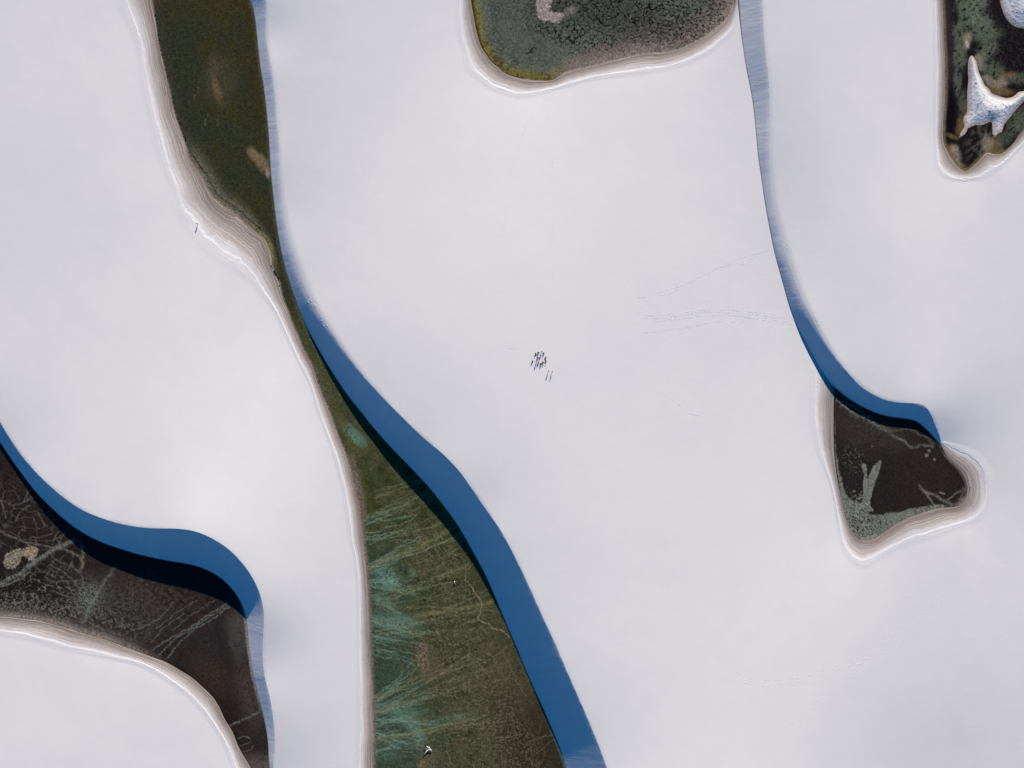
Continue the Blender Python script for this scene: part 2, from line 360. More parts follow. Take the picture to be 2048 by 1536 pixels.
islandA = [(1943,111),(1937,120),(1936,134),(1936,146),(1937,159),(1935,177),(1934,198),(1934,224),(1926,237),(1929,252),(1922,264),(1918,276),(1926,271),(1932,266),(1936,257),(1945.6,252.5),(1951.5,250),(1961,251),(1970,248),(1983,244),(1984,262),(1986.7,271.6),(1992.5,274.5),(1996,268),(2004,264),(2008,250),(2022,232.5),(2033.5,218),(2048,202),(2072,180),(2076,164),(2048,182),(2037.5,184),(2027,192.5),(2014,196),(1999,192.5),(1984.7,186.6),(1977,177),(1969,169),(1965,158),(1958,144.6),(1955,130),(1950.5,119)]
islandB = [(2000,0),(2003,14.6),(2009,31),(2018,44),(2029,53),(2048,57),(2076,52),(2105,15),(2095,-50),(2050,-75),(2012,-55),(1999,-22)]

ST = 3.0
TAN = math.tan(math.radians(32.2))
shA = resample(shoreA, ST, sig=5); scA = resample(scarpA, ST, sig=6)
shE = resample(shoreE, ST, sig=6); scE = resample(scarpE, ST, sig=6)
tl = resample(topL, ST, True, 4); tls = resample(topLs, ST, True, 5)
cl = resample(cornerL, ST, True, 3); cls = resample(cornerLs, ST, True, 4)
rS = resample(rightS, ST, sig=4); rSs = resample(rightSs, ST, sig=5)
rN = resample(rightNE, ST, sig=3); rQ = resample(rightNE+rightS[1:], ST, sig=4); rQs = resample(rightNEs+rightSs[1:], ST, sig=5)
spl = resample(split, 10.0, sig=10)
f1 = resample(foot1, ST, sig=8); fW = resample(footW, ST, sig=8)
f2px = resample(foot2, ST, sig=7)
zf2 = np.interp(f2px[:, 1], [-400, 0, 150, 300, 420, 560, 680, 740, 772, 900], [3, 3, 6, 9, 10, 8, 5, 2.0, 0.3, 0.2])
zf2 = gsm(zf2, 8)
f2 = unproj(f2px, zf2)
def deg(L, ys, a): return np.tan(np.radians(np.interp(L[:, 1], ys, a)))
tn1 = deg(f1, [250, 420, 600, 1960], [29.5, 30.5, 32.4, 32.4])
tnW = deg(fW, [-400, 1110, 1150, 1200, 1250, 1330, 1960], [32.4, 32.2, 31, 31, 31.5, 30, 29.5])
tn2 = deg(f2, [-400, 250, 420, 600, 900], [29.5, 29.5, 31, 32.2, 32.2])
def crest_world(cpx, foot, zf, tn):
    """crest height from the width of the slip face at the angle of repose"""
    C = resample(cpx, ST, sig=6); h = np.full(len(C), 20.0)
    for _ in range(25):
        X = unproj(C, h); d, i = near(X, foot)
        h = 0.4*h+0.6*(np.interp(i, np.arange(len(foot)), zf)+np.interp(i, np.arange(len(foot)), tn)*d)
    h = gsm(h, 5); return unproj(C, h), h
c1, h1 = crest_world(crest1, f1, np.zeros(len(f1)), tn1)
cW, hW = crest_world(crestW, fW, np.zeros(len(fW)), tnW)
c2, h2 = crest_world(crest2, f2, zf2, tn2)

def widths(sh, sc, closed=False):
    d, _ = near(sh, sc, closed); return np.maximum(gsm(d, 6, closed), 4.0)
SCP = {'A': (scA, False), 'E': (scE, False), 'T': (tls, True), 'C': (cls, True), 'Q': (rQs, False), 'N': (rQs, False)}
SH = {'A': (shA, widths(shA, scA), False), 'E': (shE, widths(shE, scE), False), 'T': (tl, widths(tl, tls, True), True),
      'C': (cl, widths(cl, cls, True), True), 'Q': (rQ, widths(rQ, rQs), False)}
kN = int(np.argmin(np.hypot(*(rQ-np.array([1926, 1003])).T))); SH['N'] = (rQ[:kN], SH['Q'][1][:kN], False)
kM = int(np.argmin(np.hypot(*(rQs-np.array([1950, 1030])).T))); SCP['N'] = (rQs[:kM], False)

class Dune:
    def __init__(s, name, poly, holes, shores, slip=None, extra=(), crest_back=None, beach_slope=0.075, tone=()):
        s.name, s.poly, s.holes, s.shores, s.slip = name, poly, holes, shores, slip
        X, Z = [], []
        for k in shores:
            L, w, cl_ = SH[k]
            st = 8
            P = L[::st]; X.append(P); Z.append(np.full(len(P), 0.2))
            T = np.roll(L, -1, 0)-np.roll(L, 1, 0)
            if not cl_: T[0] = L[1]-L[0]; T[-1] = L[-1]-L[-2]
            T /= np.hypot(*T.T)[:, None]
            N = np.c_[-T[:, 1], T[:, 0]]
            q = L+N*3; ins = inside(q, poly)
            for hpoly in holes: ins &= ~inside(q, hpoly)
            N[~ins] *= -1
            P = (L+N*np.minimum(w, 60)[:, None])[::st]
            ok = inside(P, poly)
            for hpoly in holes: ok &= ~inside(P, hpoly)
            X.append(P[ok]); Z.append((np.minimum(w, 60)[::st]*beach_slope+0.3)[ok])
        if slip:
            F, zf, C, h, ks, tn = slip
            st = 8
            X.append(C[::st]); Z.append(h[::st])
            if crest_back is not None:
                d, i = near(C, F); fp = np.c_[np.interp(i, np.arange(len(F)), F[:, 0]), np.interp(i, np.arange(len(F)), F[:, 1])]
                u = (C-fp)/np.maximum(d, 0.5)[:, None]; u = gsm(u, 12); u /= np.hypot(*u.T)[:, None]
                for dist, amt in crest_back:
                    a = amt(C) if callable(amt) else np.full(len(C), amt)
                    P = (C+u*dist)[::st*2]; ok = inside(P, poly) & np.isfinite(a[::st*2])
                    for k in shores:
                        L, w, cl_ = SH[k]; dd, ii = near(P, L, cl_); ok &= dd > 70
                    X.append(P[ok]); Z.append((h+a)[::st*2][ok])
        for e in extra:
            e = np.asarray(e, float).reshape(-1, 3); X.append(e[:, :2]); Z.append(e[:, 2])
        X = np.vstack(X); Z = np.concatenate(Z)
        x0, y0 = poly.min(0)-20; x1, y1 = poly.max(0)+20
        s.tps = Surface(X, Z, (x0, y0, x1, y1), lambda P: s.want(P, tone))
    def want(s, P, tone):
        """slope up towards the sun: a little up (duller) just behind the brinks, level elsewhere"""
        g_ = np.zeros(len(P)); w_ = inside(P, s.poly).astype(float)*0.9+0.1
        for k in s.shores:
            L, w, c_ = SH[k]; d, _ = near(P, L, c_); w_ *= sm(20, 90, d)*0.97+0.03
        if s.slip:
            d, _ = near(P, s.slip[2]); w_ *= sm(0, 28, d)*0.9+0.1
        for x, y, rx, ry, a in tone:
            g_ += a*np.exp(-0.5*(((P[:, 0]-x)/rx)**2+((P[:, 1]-y)/ry)**2))
        return g_, w_
    def z(s, X, slip=True):
        z = s.tps(X)
        z = z + 0.3*fbm(X[:, 0]/170, X[:, 1]/210, 1, 3) * s.calm(X)
        # settle to the plain beyond the traced place
        e = np.minimum.reduce([X[:, 0]+420, 2520-X[:, 0], X[:, 1]+420, 1980-X[:, 1]])
        z = z*sm(0, 260, e)
        if s.slip and slip:
            F, zf, C, h, ks, tn = s.slip
            d, i = near(X, F); n_ = np.arange(len(F))
            zs = np.interp(i, n_, zf)+np.interp(i, n_, tn)*d
            k = np.interp(i, n_, ks)
            # smooth minimum: a rounded or a sharp brink
            hh = np.clip(0.5+0.5*(zs-z)/k, 0, 1)
            z = zs*(1-hh)+z*hh-k*hh*(1-hh)
        return np.maximum(z, 0.12)
    def calm(s, X):
        r = np.ones(len(X))
        for k in s.shores:
            L, w, c_ = SH[k]; d, _ = near(X, L[::8], c_); r = np.minimum(r, sm(0, 120, d))
        if s.slip:
            d, _ = near(X, s.slip[2][::8]); r = np.minimum(r, sm(0, 100, d))
        return r
def hexgrid(x0, x1, y0, y1, a):
    ys = np.arange(y0, y1, a*0.866); xs = np.arange(x0, x1, a)
    X, Y = np.meshgrid(xs, ys); X = X+(np.arange(len(ys)) % 2)[:, None]*a*0.5
    P = np.c_[X.ravel(), Y.ravel()]
    return P+rng.uniform(-0.12*a, 0.12*a, P.shape)

k1 = np.interp(f1[:, 1], [-400, 300, 420, 560, 700, 850, 1960], [3, 3, 6, 9, 5, 1.5, 1.2])
kW = np.interp(fW[:, 1], [-400, 850, 1000, 1100, 1250, 1960], [2, 2, 2.2, 1.2, 1.2, 1.2])
k2 = np.interp(f2[:, 1], [-400, 200, 350, 480, 620, 760, 800, 900], [2.5, 2.5, 6, 9, 7, 3, 1.3, 1.3])
SL1 = (f1, np.zeros(len(f1)), c1, h1, k1, tn1); SLW = (fW, np.zeros(len(fW)), cW, hW, kW, tnW); SL2 = (f2, zf2, c2, h2, k2, tn2)

polyL = np.vstack([shA, fW[::-1]])
polyB = np.vstack([shE, [(-400, 1960)]])
iR = int(np.argmin(np.hypot(*(f2-np.array([1669, 775])).T)))
polyC = np.vstack([f1, [(2500, 1960)], spl[::-1], rS[1:-1], f2[:iR+1][::-1]])
polyR = np.vstack([f2[:-1], rN[:-1], spl, [(2500, -400)]])
footpts = np.c_[f2[:iR:8], zf2[:iR:8]]
dL = Dune('left', polyL, [], ['A'], SLW, tone=[(20, 770, 60, 70, 0.004), (160, 960, 90, 50, 0.022), (330, 300, 30, 140, 0.012), (300, 850, 200, 160, -0.012), (600, 1230, 60, 70, -0.05), (640, 1350, 60, 120, -0.015), (120, 280, 140, 260, -0.014)])
dB = Dune('bottom', polyB, [], ['E'], None, extra=[(100, 1500, 13), (300, 1650, 15), (-100, 1700, 18), (-250, 1450, 13), (200, 1900, 20)], tone=[(150, 1450, 300, 200, -0.01)])
dC = Dune('centre', polyC, [tl], ['T', 'Q'], SL1, extra=[footpts, (1750, 1300, 11), (1950, 1800, 8), (2400, 1700, 12)],
          tone=[(640, 560, 50, 90, 0.04), (780, 740, 90, 80, 0.065), (960, 930, 80, 110, 0.075), (1090, 1130, 70, 120, 0.05), (600, 80, 60, 40, 0.02), (1000, 300, 220, 160, -0.012), (1450, 450, 60, 160, 0.012), (1900, 1480, 130, 90, 0.05), (1750, 1440, 60, 80, 0.02), (1130, 210, 30, 20, 0.02), (1550, 1250, 200, 200, -0.004)])
dR = Dune('right', polyR, [cl], ['C', 'N'], SL2, extra=[(2350, 300, 12), (2350, 1200, 14)],
          tone=[(1600, 440, 60, 120, 0.085), (1690, 600, 60, 70, 0.065), (1590, 200, 40, 120, 0.025), (1960, 850, 50, 50, 0.05), (2040, 760, 60, 60, 0.02), (1850, 520, 120, 200, -0.012), (1930, 390, 60, 40, 0.015), (2030, 1020, 30, 40, 0.03)])

def zC(X):      # the central and right dunes run into each other along the split line
    X = np.asarray(X, float); a = dC.z(X)
    d, _ = near(X, spl); m = d < 140
    m &= X[:, 0] > 1935
    if m.any():
        b = dR.z(X[m]); sgn = np.where(inside(X[m], polyR), 1.0, -1.0)
        w = sm(-140, 140, sgn*d[m]); a[m] = a[m]*(1-w)+b*w
    return a
def zR(X):
    X = np.asarray(X, float); a = dR.z(X)
    d, _ = near(X, spl); m = (d < 140) & (X[:, 0] > 1935)
    if m.any():
        b = dC.z(X[m]); sgn = np.where(inside(X[m], polyR), 1.0, -1.0)
        w = sm(-140, 140, sgn*d[m]); a[m] = b*(1-w)+a[m]*w
    return a

def build_dune(D, zfun, label):
    poly = D.poly
    x0, y0 = poly.min(0); x1, y1 = poly.max(0)
    feats = [SH[k][0] for k in D.shores]
    cons = [poly]+[h for h in D.holes]
    P1 = hexgrid(x0, x1, y0, y1, 14.0); P1 = P1[inside(P1, poly)]
    P2 = hexgrid(max(x0, -120), min(x1, 2170), max(y0, -120), min(y1, 1660), 4.2); P2 = P2[inside(P2, poly)]
    # fine points only near shores and brinks
    dmin = np.full(len(P2), 1e9)
    for k in D.shores:
        L, w, c_ = SH[k]; d, i = near(P2, L[::5], c_)
        ww = np.interp(i*5, np.arange(len(w)), w); dmin = np.minimum(dmin, d-ww*1.3)
    if D.slip:
        d, _ = near(P2, D.slip[2][::5]); dmin = np.minimum(dmin, d-30)
        sp = np.vstack([D.slip[0], D.slip[2][::-1]]); ins = inside(P2, sp); dmin[ins] = -1
    fine = P2[dmin < 14]
    dq = np.full(len(P1), 1e9)
    for k in D.shores:
        L, w, c_ = SH[k]; d, i = near(P1, L[::5], c_); ww = np.interp(i*5, np.arange(len(w)), w); dq = np.minimum(dq, d-ww*1.3)
    if D.slip:
        d, _ = near(P1, D.slip[2][::5]); dq = np.minimum(dq, d-30); dq[inside(P1, sp)] = -1
    inner = (P1[:, 0] > -120) & (P1[:, 0] < 2170) & (P1[:, 1] > -120) & (P1[:, 1] < 1660)
    P1 = P1[(dq > 6) | ~inner]
    pts = np.vstack([P1, fine])
    edges = []; verts = []
    def add(L, closed):
        b = len(verts); verts.extend(L.tolist()); n = len(L)
        edges.extend([(b+i, b+(i+1) % n) for i in range(n if closed else n-1)])
    add(poly, True)
    for h in D.holes: add(h, True)
    keepd = np.full(len(pts), 1e9)
    for L, c_ in [(poly, True)]+[(h, True) for h in D.holes]+([(D.slip[2], False)] if D.slip else []):
        d, _ = near(pts, L, c_); keepd = np.minimum(keepd, d)
    pts = pts[keepd > 1.6]
    if D.slip:
        c = D.slip[2]; d, _ = near(c, D.slip[0]); cc = c[(d > 1.2) & inside(c, poly)]
        add(cc, False)
    verts.extend(pts.tolist())
    r = delaunay_2d_cdt([Vector(v) for v in verts], edges, [list(range(len(poly)))], 1, 1e-5)
    V = np.array([(v.x, v.y) for v in r[0]]); F = np.array([f for f in r[2] if len(f) == 3], int)
    cen = V[F].mean(1)
    ok = inside(cen, poly)
    for h in D.holes: ok &= ~inside(cen, h)
    F = F[ok]; cen = cen[ok]
    # faces upwards in world (plan y is flipped)
    a, b, c = V[F[:, 0]], V[F[:, 1]], V[F[:, 2]]
    cr = (b-a)[:, 0]*(c-a)[:, 1]-(b-a)[:, 1]*(c-a)[:, 0]
    F[cr > 0] = F[cr > 0][:, ::-1]
    z = zfun(V)
    bd = np.full(len(V), 1e9)
    t = np.full(len(V), 3.0); sh_ = np.full(len(V), 400.0); al = np.zeros(len(V))
    for q, k in enumerate(D.shores):
        L, w, c_ = SH[k]; d, i = near(V, L, c_)
        sc, sc_c = SCP[k]; d2, i2 = near(V, sc, sc_c); wsc, _ = near(sc, L, c_); wsc = np.maximum(gsm(wsc, 6, sc_c), 5)
        wl = np.interp(i2, np.arange(len(sc)), wsc)
        tt = np.where(d < wl, d/(d+d2+1e-6), 1+d2/np.maximum(wl, 10)); tt = np.minimum(tt, 3.0); m = tt < t
        t[m] = tt[m]; al[m] = (i2*ST+1000*q)[m]; sh_[m] = d[m]
    if D.slip:
        ds, is_ = near(V, D.slip[0]); isl = inside(cen, np.vstack([D.slip[0], D.slip[2][::-1]]))
    else:
        isl = np.zeros(len(F), bool)
    def sub(mask):
        f = F[mask]; u, inv = np.unique(f, return_inverse=True); return u, inv.reshape(f.shape)
    u, f = sub(~isl)
    o = mesh_obj('sand_dune', W(V[u, 0], V[u, 1], z[u]), f, M_SAND, None, {'beach': t[u], 'along': al[u], 'shore': sh_[u]})
    tag(o, label, None, None, 'structure')
    if isl.any():
        u, f = sub(isl)
        mesh_obj('slip_face', W(V[u, 0], V[u, 1], z[u]), f, M_SLIP, o, {'slip_d': ds[u], 'slip_s': is_[u]*ST})
    return o
build_dune(dL, dL.z, 'white dune between the dark left lagoon and the long green lagoon')
build_dune(dB, dB.z, 'bright white dune in the bottom left corner below the dark lagoon')
build_dune(dC, zC, 'broad white central dune with a long blue shaded slip face')
build_dune(dR, zR, 'white dune along the right side above the small dark lagoon')

# the plain that carries on all round, below the dunes
gx = np.r_[np.linspace(-14000, -500, 30), np.linspace(-420, 2520, 30), np.linspace(2600, 16000, 30)]
gy = np.r_[np.linspace(-14000, -500, 30), np.linspace(-420, 1980, 25), np.linspace(2060, 16000, 30)]
GX, GY = np.meshgrid(gx, gy); nx, ny = len(gx), len(gy)
ed = np.maximum.reduce([-420-GX, GX-2520, -420-GY, GY-1980])
GZ = np.where(ed < 0, -4.0, 0) + sm(100, 900, ed)*(22+26*fbm(GX/900, GY/1300, 3, 3))
GZ = np.where((ed >= 0) & (ed < 100), -2.0, GZ)
idx = np.arange(nx*ny).reshape(ny, nx)
q = np.stack([idx[:-1, :-1], idx[1:, :-1], idx[1:, 1:], idx[:-1, 1:]], -1).reshape(-1, 4)
g = mesh_obj('ground', W(GX.ravel(), GY.ravel(), GZ.ravel()), q, M_SAND, None, {'beach': np.full(nx*ny, 3.0), 'along': np.zeros(nx*ny), 'shore': np.full(nx*ny, 400.0)})
tag(g, 'white sand plain rolling away around the dunes', None, None, 'structure')
#@@BEDS
# ------------------------------------------------------------------ lagoon beds
BS = 1.3
class Bed:
    def __init__(s, poly, base, grow=9.0):
        s.poly = poly
        x0, y0 = np.maximum(poly.min(0)-grow, [-110, -110]); x1, y1 = np.minimum(poly.max(0)+grow, [2158, 1646])
        s.xs = np.arange(x0, x1, BS); s.ys = np.arange(y0, y1, BS)
        s.X, s.Y = np.meshgrid(s.xs, s.ys)
        P = np.c_[s.X.ravel(), s.Y.ravel()]
        ins = inside(P, poly)
        # signed distance to the shore, exact near it
        d = np.full(len(P), 60.0)
        c = np.arange(len(P)).reshape(s.X.shape)[::6, ::6].ravel()
        dcoarse, _ = near(P[c], poly[::3], True)
        up = np.repeat(np.repeat(dcoarse.reshape(s.X[::6, ::6].shape), 6, 0), 6, 1)[:s.X.shape[0], :s.X.shape[1]].ravel()
        m = up < 62+12
        dd, _ = near(P[m], poly[::2], True); d[m] = np.minimum(dd, 60)
        s.ins = ins.reshape(s.X.shape); s.d = np.where(ins, d, -d).reshape(s.X.shape)
        s.keep = s.d > -grow
        s.col = np.ones(s.X.shape+(3,))*np.asarray(base, float); s.h = np.zeros(s.X.shape)
        X, Y = s.X, s.Y
        s.n4 = fbm(X/4.0, Y/4.0, 0, 3); s.n9 = fbm(X/9.0, Y/9.0, 1, 3); s.n25 = fbm(X/25, Y/25, 2, 4); s.n80 = fbm(X/80, Y/80, 3, 4)
        g_ = rng.normal(0, 0.55, X.shape); g_ = (g_+np.roll(g_, 1, 0)+np.roll(g_, 1, 1)+np.roll(g_, (1, 1), (0, 1)))/4; s.n2 = g_+0.2*fbm(X/3.3, Y/3.3, 4, 2)
    def blend(s, m, c, h=0.0):
        m = np.clip(m, 0, 1); s.col = mix(s.col, np.asarray(c, float), m); s.h += m*h
    def blob(s, cx, cy, rx, ry, rot=0.0, rag=0.6, soft=0.35, n=None):
        a = math.radians(rot); dx, dy = s.X-cx, s.Y-cy
        u = (dx*math.cos(a)+dy*math.sin(a))/rx; v = (-dx*math.sin(a)+dy*math.cos(a))/ry
        r = np.hypot(u, v)+rag*((s.n25*0.7+s.n9*0.6+s.n4*0.35 if n is None else n)+s.n2*0.35)
        return sm(1+soft, 1-soft, r)
    def line(s, pts, w, c, k=1.0, rag=0.8, h=0.0, wob=2.0, step=2.0):
        L = resample(pts, step)
        t = np.arange(len(L))*step
        if wob:
            T = np.gradient(L, axis=0); T /= np.hypot(*T.T)[:, None]+1e-9
            off = wob*(fbm(t/14+L[0, 0], t*0+L[0, 1]*0.37, 2, 3))*2
            L = L+np.c_[-T[:, 1], T[:, 0]]*off[:, None]
        pad = w*3+3
        i0, i1 = np.searchsorted(s.xs, [L[:, 0].min()-pad, L[:, 0].max()+pad]); j0, j1 = np.searchsorted(s.ys, [L[:, 1].min()-pad, L[:, 1].max()+pad])
        if i1 <= i0 or j1 <= j0: return
        sl = (slice(j0, j1), slice(i0, i1))
        d, _ = near(np.c_[s.X[sl].ravel(), s.Y[sl].ravel()], L); d = d.reshape(s.X[sl].shape)
        m = sm(w*0.5+0.9, w*0.5-0.5, d+rag*(s.n4[sl]*1.2+s.n2[sl]*1.0)*max(1.0, w*0.45))*k
        m = m*(0.55+0.45*sm(-0.30, 0.12, s.n4[sl]+0.7*s.n2[sl]+0.3*s.n9[sl]))
        s.col[sl] = mix(s.col[sl], np.asarray(c, float), m); s.h[sl] += m*h
    def poly_mask(s, pts, soft=1.0, rag=2.0):
        L = resample(pts, 2.0, True)
        pad = 8
        i0, i1 = np.searchsorted(s.xs, [L[:, 0].min()-pad, L[:, 0].max()+pad]); j0, j1 = np.searchsorted(s.ys, [L[:, 1].min()-pad, L[:, 1].max()+pad])
        sl = (slice(j0, j1), slice(i0, i1)); P = np.c_[s.X[sl].ravel(), s.Y[sl].ravel()]
        d, _ = near(P, L, True); d = np.where(inside(P, L), d, -d).reshape(s.X[sl].shape)
        m = np.zeros(s.X.shape); m[sl] = sm(-soft, soft, d+rag*(s.n9[sl]*0.8+s.n4[sl]*0.8)); return m
    def build(s, label, name='lagoon_bed'):
        s.col = s.col*(1+0.30*s.n2+0.28*s.n4+0.16*s.n9)[..., None]
        k = s.keep; idx = -np.ones(k.shape, int); idx[k] = np.arange(k.sum())
        q = np.stack([idx[:-1, :-1], idx[1:, :-1], idx[1:, 1:], idx[:-1, 1:]], -1).reshape(-1, 4)
        q = q[(q >= 0).all(1)]
        z = s.h/S*0.01 - np.where(s.d < 0, 0.15+0.12*(-s.d), 0)      # relief in centimetres; dips under the dunes
        o = mesh_obj(name, W(s.X[k], s.Y[k], z[k]), q, M_BED, None, {'col': alb(np.clip(s.col[k], 2, 250))})
        # the bed carries on beyond the picture as a plainer, slightly lower floor
        P = hexgrid(*[v for ab in zip(s.poly.min(0), s.poly.max(0)) for v in ab], 24.0); L = s.poly[::2]; n = len(L)
        P = P[inside(P, L)]
        r = delaunay_2d_cdt([Vector(v) for v in np.vstack([L, P]).tolist()], [(i, (i+1) % n) for i in range(n)], [list(range(n))], 1, 1e-5)
        V = np.array([(v.x, v.y) for v in r[0]]); F = np.array([f for f in r[2] if len(f) == 3], int); F = F[inside(V[F].mean(1), L)]
        A_, B_, C_ = V[F[:, 0]], V[F[:, 1]], V[F[:, 2]]; cr = (B_-A_)[:, 0]*(C_-A_)[:, 1]-(B_-A_)[:, 1]*(C_-A_)[:, 0]; F[cr > 0] = F[cr > 0][:, ::-1]
        fc = np.median(s.col[s.ins], 0)*(1+0.5*fbm(V[:, 0]/60, V[:, 1]/60, 2, 3))[:, None]
        mesh_obj('lagoon_floor', W(V[:, 0], V[:, 1], np.full(len(V), -0.6)), F, M_BED, o, {'col': alb(np.clip(fc, 2, 250))})
        return tag(o, label, None, None, 'structure')
def fan(b, x, y, ang, spread, n, l0, l1, c, w=1.2, k=0.7):
    for _ in range(n):
        a = math.radians(ang+random.uniform(-spread, spread)); L = random.uniform(l0, l1)
        cv = random.uniform(-0.12, 0.12); y0 = y+random.uniform(-10, 10)
        P = [(x+math.cos(a+cv*t)*L*t, y0+math.sin(a+cv*t)*L*t) for t in np.linspace(0, 1, 6)]
        b.line(P, w*random.uniform(0.7, 1.5), np.asarray(c)+random.uniform(-10, 10), k*random.uniform(0.4, 1.0), 0.7, 2.0, 3.0)

# --- the long green lagoon between the left and central dunes
lagM = np.vstack([shA, f1[::-1]])
b = Bed(lagM, (51, 52, 38)); X, Y = b.X, b.Y
south = sm(520, 900, Y+40*b.n80)
b.blend(0.6*sm(-0.1, 0.35, b.n80+0.4*b.n25), (60, 54, 27))
b.blend(0.5*sm(0.0, 0.35, -b.n80+0.3*b.n25), (44, 52, 40))
b.blend(0.55*sm(470, 520, X)*sm(330, 200, Y)*(1-0.5*b.n25), (58, 49, 20))
b.blend(south, (64, 69, 45))
b.blend(south*0.7*sm(0.0, 0.3, b.n25+0.5*b.n80), (82, 79, 54))
b.blend(south*0.6*sm(0.05, 0.3, -b.n25-0.3*b.n80), (50, 53, 30))
fx = (X-np.interp(Y, shA[:, 1], shA[:, 0]))/np.maximum(np.interp(Y, f1[:, 1], f1[:, 0])-np.interp(Y, shA[:, 1], shA[:, 0]), 1)
b.blend(sm(1010, 1180, Y)*sm(0.45, 0.10, fx+0.25*b.n25)*0.9, (58, 72, 60))
b.blend(sm(1180, 1350, Y)*sm(0.35, 0.75, fx+0.2*b.n25)*0.6, (82, 74, 56))
b.blend(sm(1360, 1460, Y+60*b.n80)*sm(0.62, 0.78, fx+0.12*b.n25)*0.85, (51, 45, 33))
b.blend(sm(600, 700, Y)*sm(850, 780, Y)*0.5, (76, 76, 52))
# dark speckle of dried algae
sp = sm(0.18, 0.42, b.n2+0.55*b.n4+0.25*b.n25)*sm(1000, 1150, Y)*sm(0.25, 0.5, fx+0.3*b.n80)
b.blend(0.85*sp, (36, 32, 23), -1.5)
b.blend(0.6*sm(0.0, 0.45, b.n2+0.6*b.n4+0.3*b.n9)*sm(960, 1100, Y)*sm(0.2, 0.5, fx+0.3*b.n80)*sm(0.98, 0.8, fx), (108, 101, 76), 1)
b.blend(0.5*sm(0.1, 0.4, b.n4+0.6*b.n9)*sm(840, 900, Y)*sm(1100, 1000, Y), (48, 46, 20))
# teal blooms
for cx, cy, rx, ry, r, k in [(705, 868, 34, 11, 48, .8), (715, 880, 20, 14, 40, .5), (772, 1155, 24, 18, 30, .6), (785, 1170, 12, 12, 0, .5), (825, 1144, 10, 7, 60, .5), (770, 1200, 22, 10, 40, .45), (790, 1245, 50, 18, 15, .6), (800, 1425, 50, 14, 15, .55), (825, 1452, 26, 12, 40, .7), (838, 1475, 12, 22, 0, .5), (770, 1510, 30, 12, 0, .3), (900, 1440, 50, 10, -15, .35)]:
    m = b.blob(cx, cy, rx, ry, r, 0.9, 0.5); b.blend(k*m, (92, 122, 104), 1.5)
m = b.blob(775, 1155, 34, 24, 30, 1.0, 0.2, b.n9*1.2+b.n4); b.blend(0.8*m*sm(-0.05, 0.15, b.n4+b.n9), (98, 132, 116), 2)
for cy, n, a in [(1042, 12, -12), (1085, 7, -14), (1140, 14, -24), (1165, 16, 8), (1195, 10, 28), (1240, 18, 10), (1275, 14, 5), (1300, 6, 14), (1400, 12, -30), (1420, 18, -18), (1445, 20, 0), (1470, 16, 12), (1500, 12, -14)]:
    xx = np.interp(cy, shA[:, 1], shA[:, 0])+6
    fan(b, xx, cy, a, 14, n, 40, 130, (106, 130, 113), 1.1, 0.85)
for cy, n, a in [(990, 6, -14), (1030, 7, -18), (1080, 4, -13), (1125, 6, -24), (1200, 5, -18), (1215, 5, -9), (1270, 7, -10), (1400, 8, -28), (1430, 10, -20), (1480, 8, -12)]:
    fan(b, 750, cy, a, 6, n, 130, 300, (118, 117, 86), 1.2, 0.75)
for _ in range(70):                                      # faint scratches of old tracks
    x, y = random.uniform(800, 1060), random.uniform(1020, 1530)
    fan(b, x, y, random.choice([-25, -18, -12, 60, 75]), 12, 1, 30, 120, (116, 109, 82), 1.1, 0.7)
b.line([(731, 1066), (755, 1064), (775, 1054), (815, 1044), (835, 1030)], 1.6, (125, 132, 112), .8)
b.line([(735, 1138), (775, 1120), (830, 1097), (890, 1068), (900, 1060)], 5, (112, 116, 78), .7, 1.2)
b.line([(735, 1140), (770, 1128), (850, 1100), (905, 1078)], 2.2, (120, 130, 100), .7)
b.line([(780, 1197), (830, 1182), (880, 1168), (905, 1164)], 2.2, (118, 120, 88), .7)
b.line([(830, 1230), (880, 1225), (930, 1216), (985, 1204)], 9, (112, 106, 72), .75, 1.2, wob=1)
b.line([(740, 1236), (800, 1240), (850, 1233)], 8, (92, 112, 92), .5, 1.2)
b.line([(912, 1098), (906, 1103), (910, 1110), (925, 1108)], 1.4, (138, 130, 104), .8)
b.line([(930, 1160), (938, 1166), (948, 1182), (958, 1196), (963, 1212), (960, 1225), (956, 1240), (975, 1247), (990, 1258), (1008, 1263), (1020, 1275)], 2.4, (140, 130, 102), .8)
b.line([(928, 1120), (932, 1140), (930, 1160)], 1.3, (128, 118, 92), .7)
b.line([(905, 1300), (925, 1292), (945, 1282)], 1.1, (36, 32, 24), .8)
b.line([(888, 1330), (905, 1325), (925, 1312), (955, 1298)], 1.3, (34, 30, 22), .9)
b.line([(870, 1311), (890, 1308), (905, 1300)], 1.1, (36, 32, 24), .8)
for P in ([(1085, 1440), (1078, 1470), (1090, 1500), (1080, 1536)], [(1050, 1460), (1075, 1475), (1095, 1468)], [(1060, 1490), (1066, 1536)]): b.line(P, 1.5, (92, 84, 62), .6)
b.blend(0.7*b.blob(846, 1315, 12, 30, -8, 0.9, 0.5)*sm(-.35, .05, b.n4+b.n2), (126, 108, 96), 2)
b.blend(0.6*b.blob(860, 1330, 22, 34, -10, 0.7, 0.5), (98, 84, 62))
b.line([(833, 1290), (829, 1315), (835, 1335), (846, 1348)], 1.8, (76, 52, 34), .7)
b.blend(0.8*b.blob(846, 1528, 10, 7, -30, 0.5, 0.4), (140, 106, 74), 2)
b.blend(0.7*b.blob(858, 1516, 22, 22, 0, 0.6, 0.5), (88, 82, 62))
b.blend(0.55*sm(640, 760, Y)*sm(900, 830, Y)*sm(0.5, 0.15, fx), (92, 80, 66))
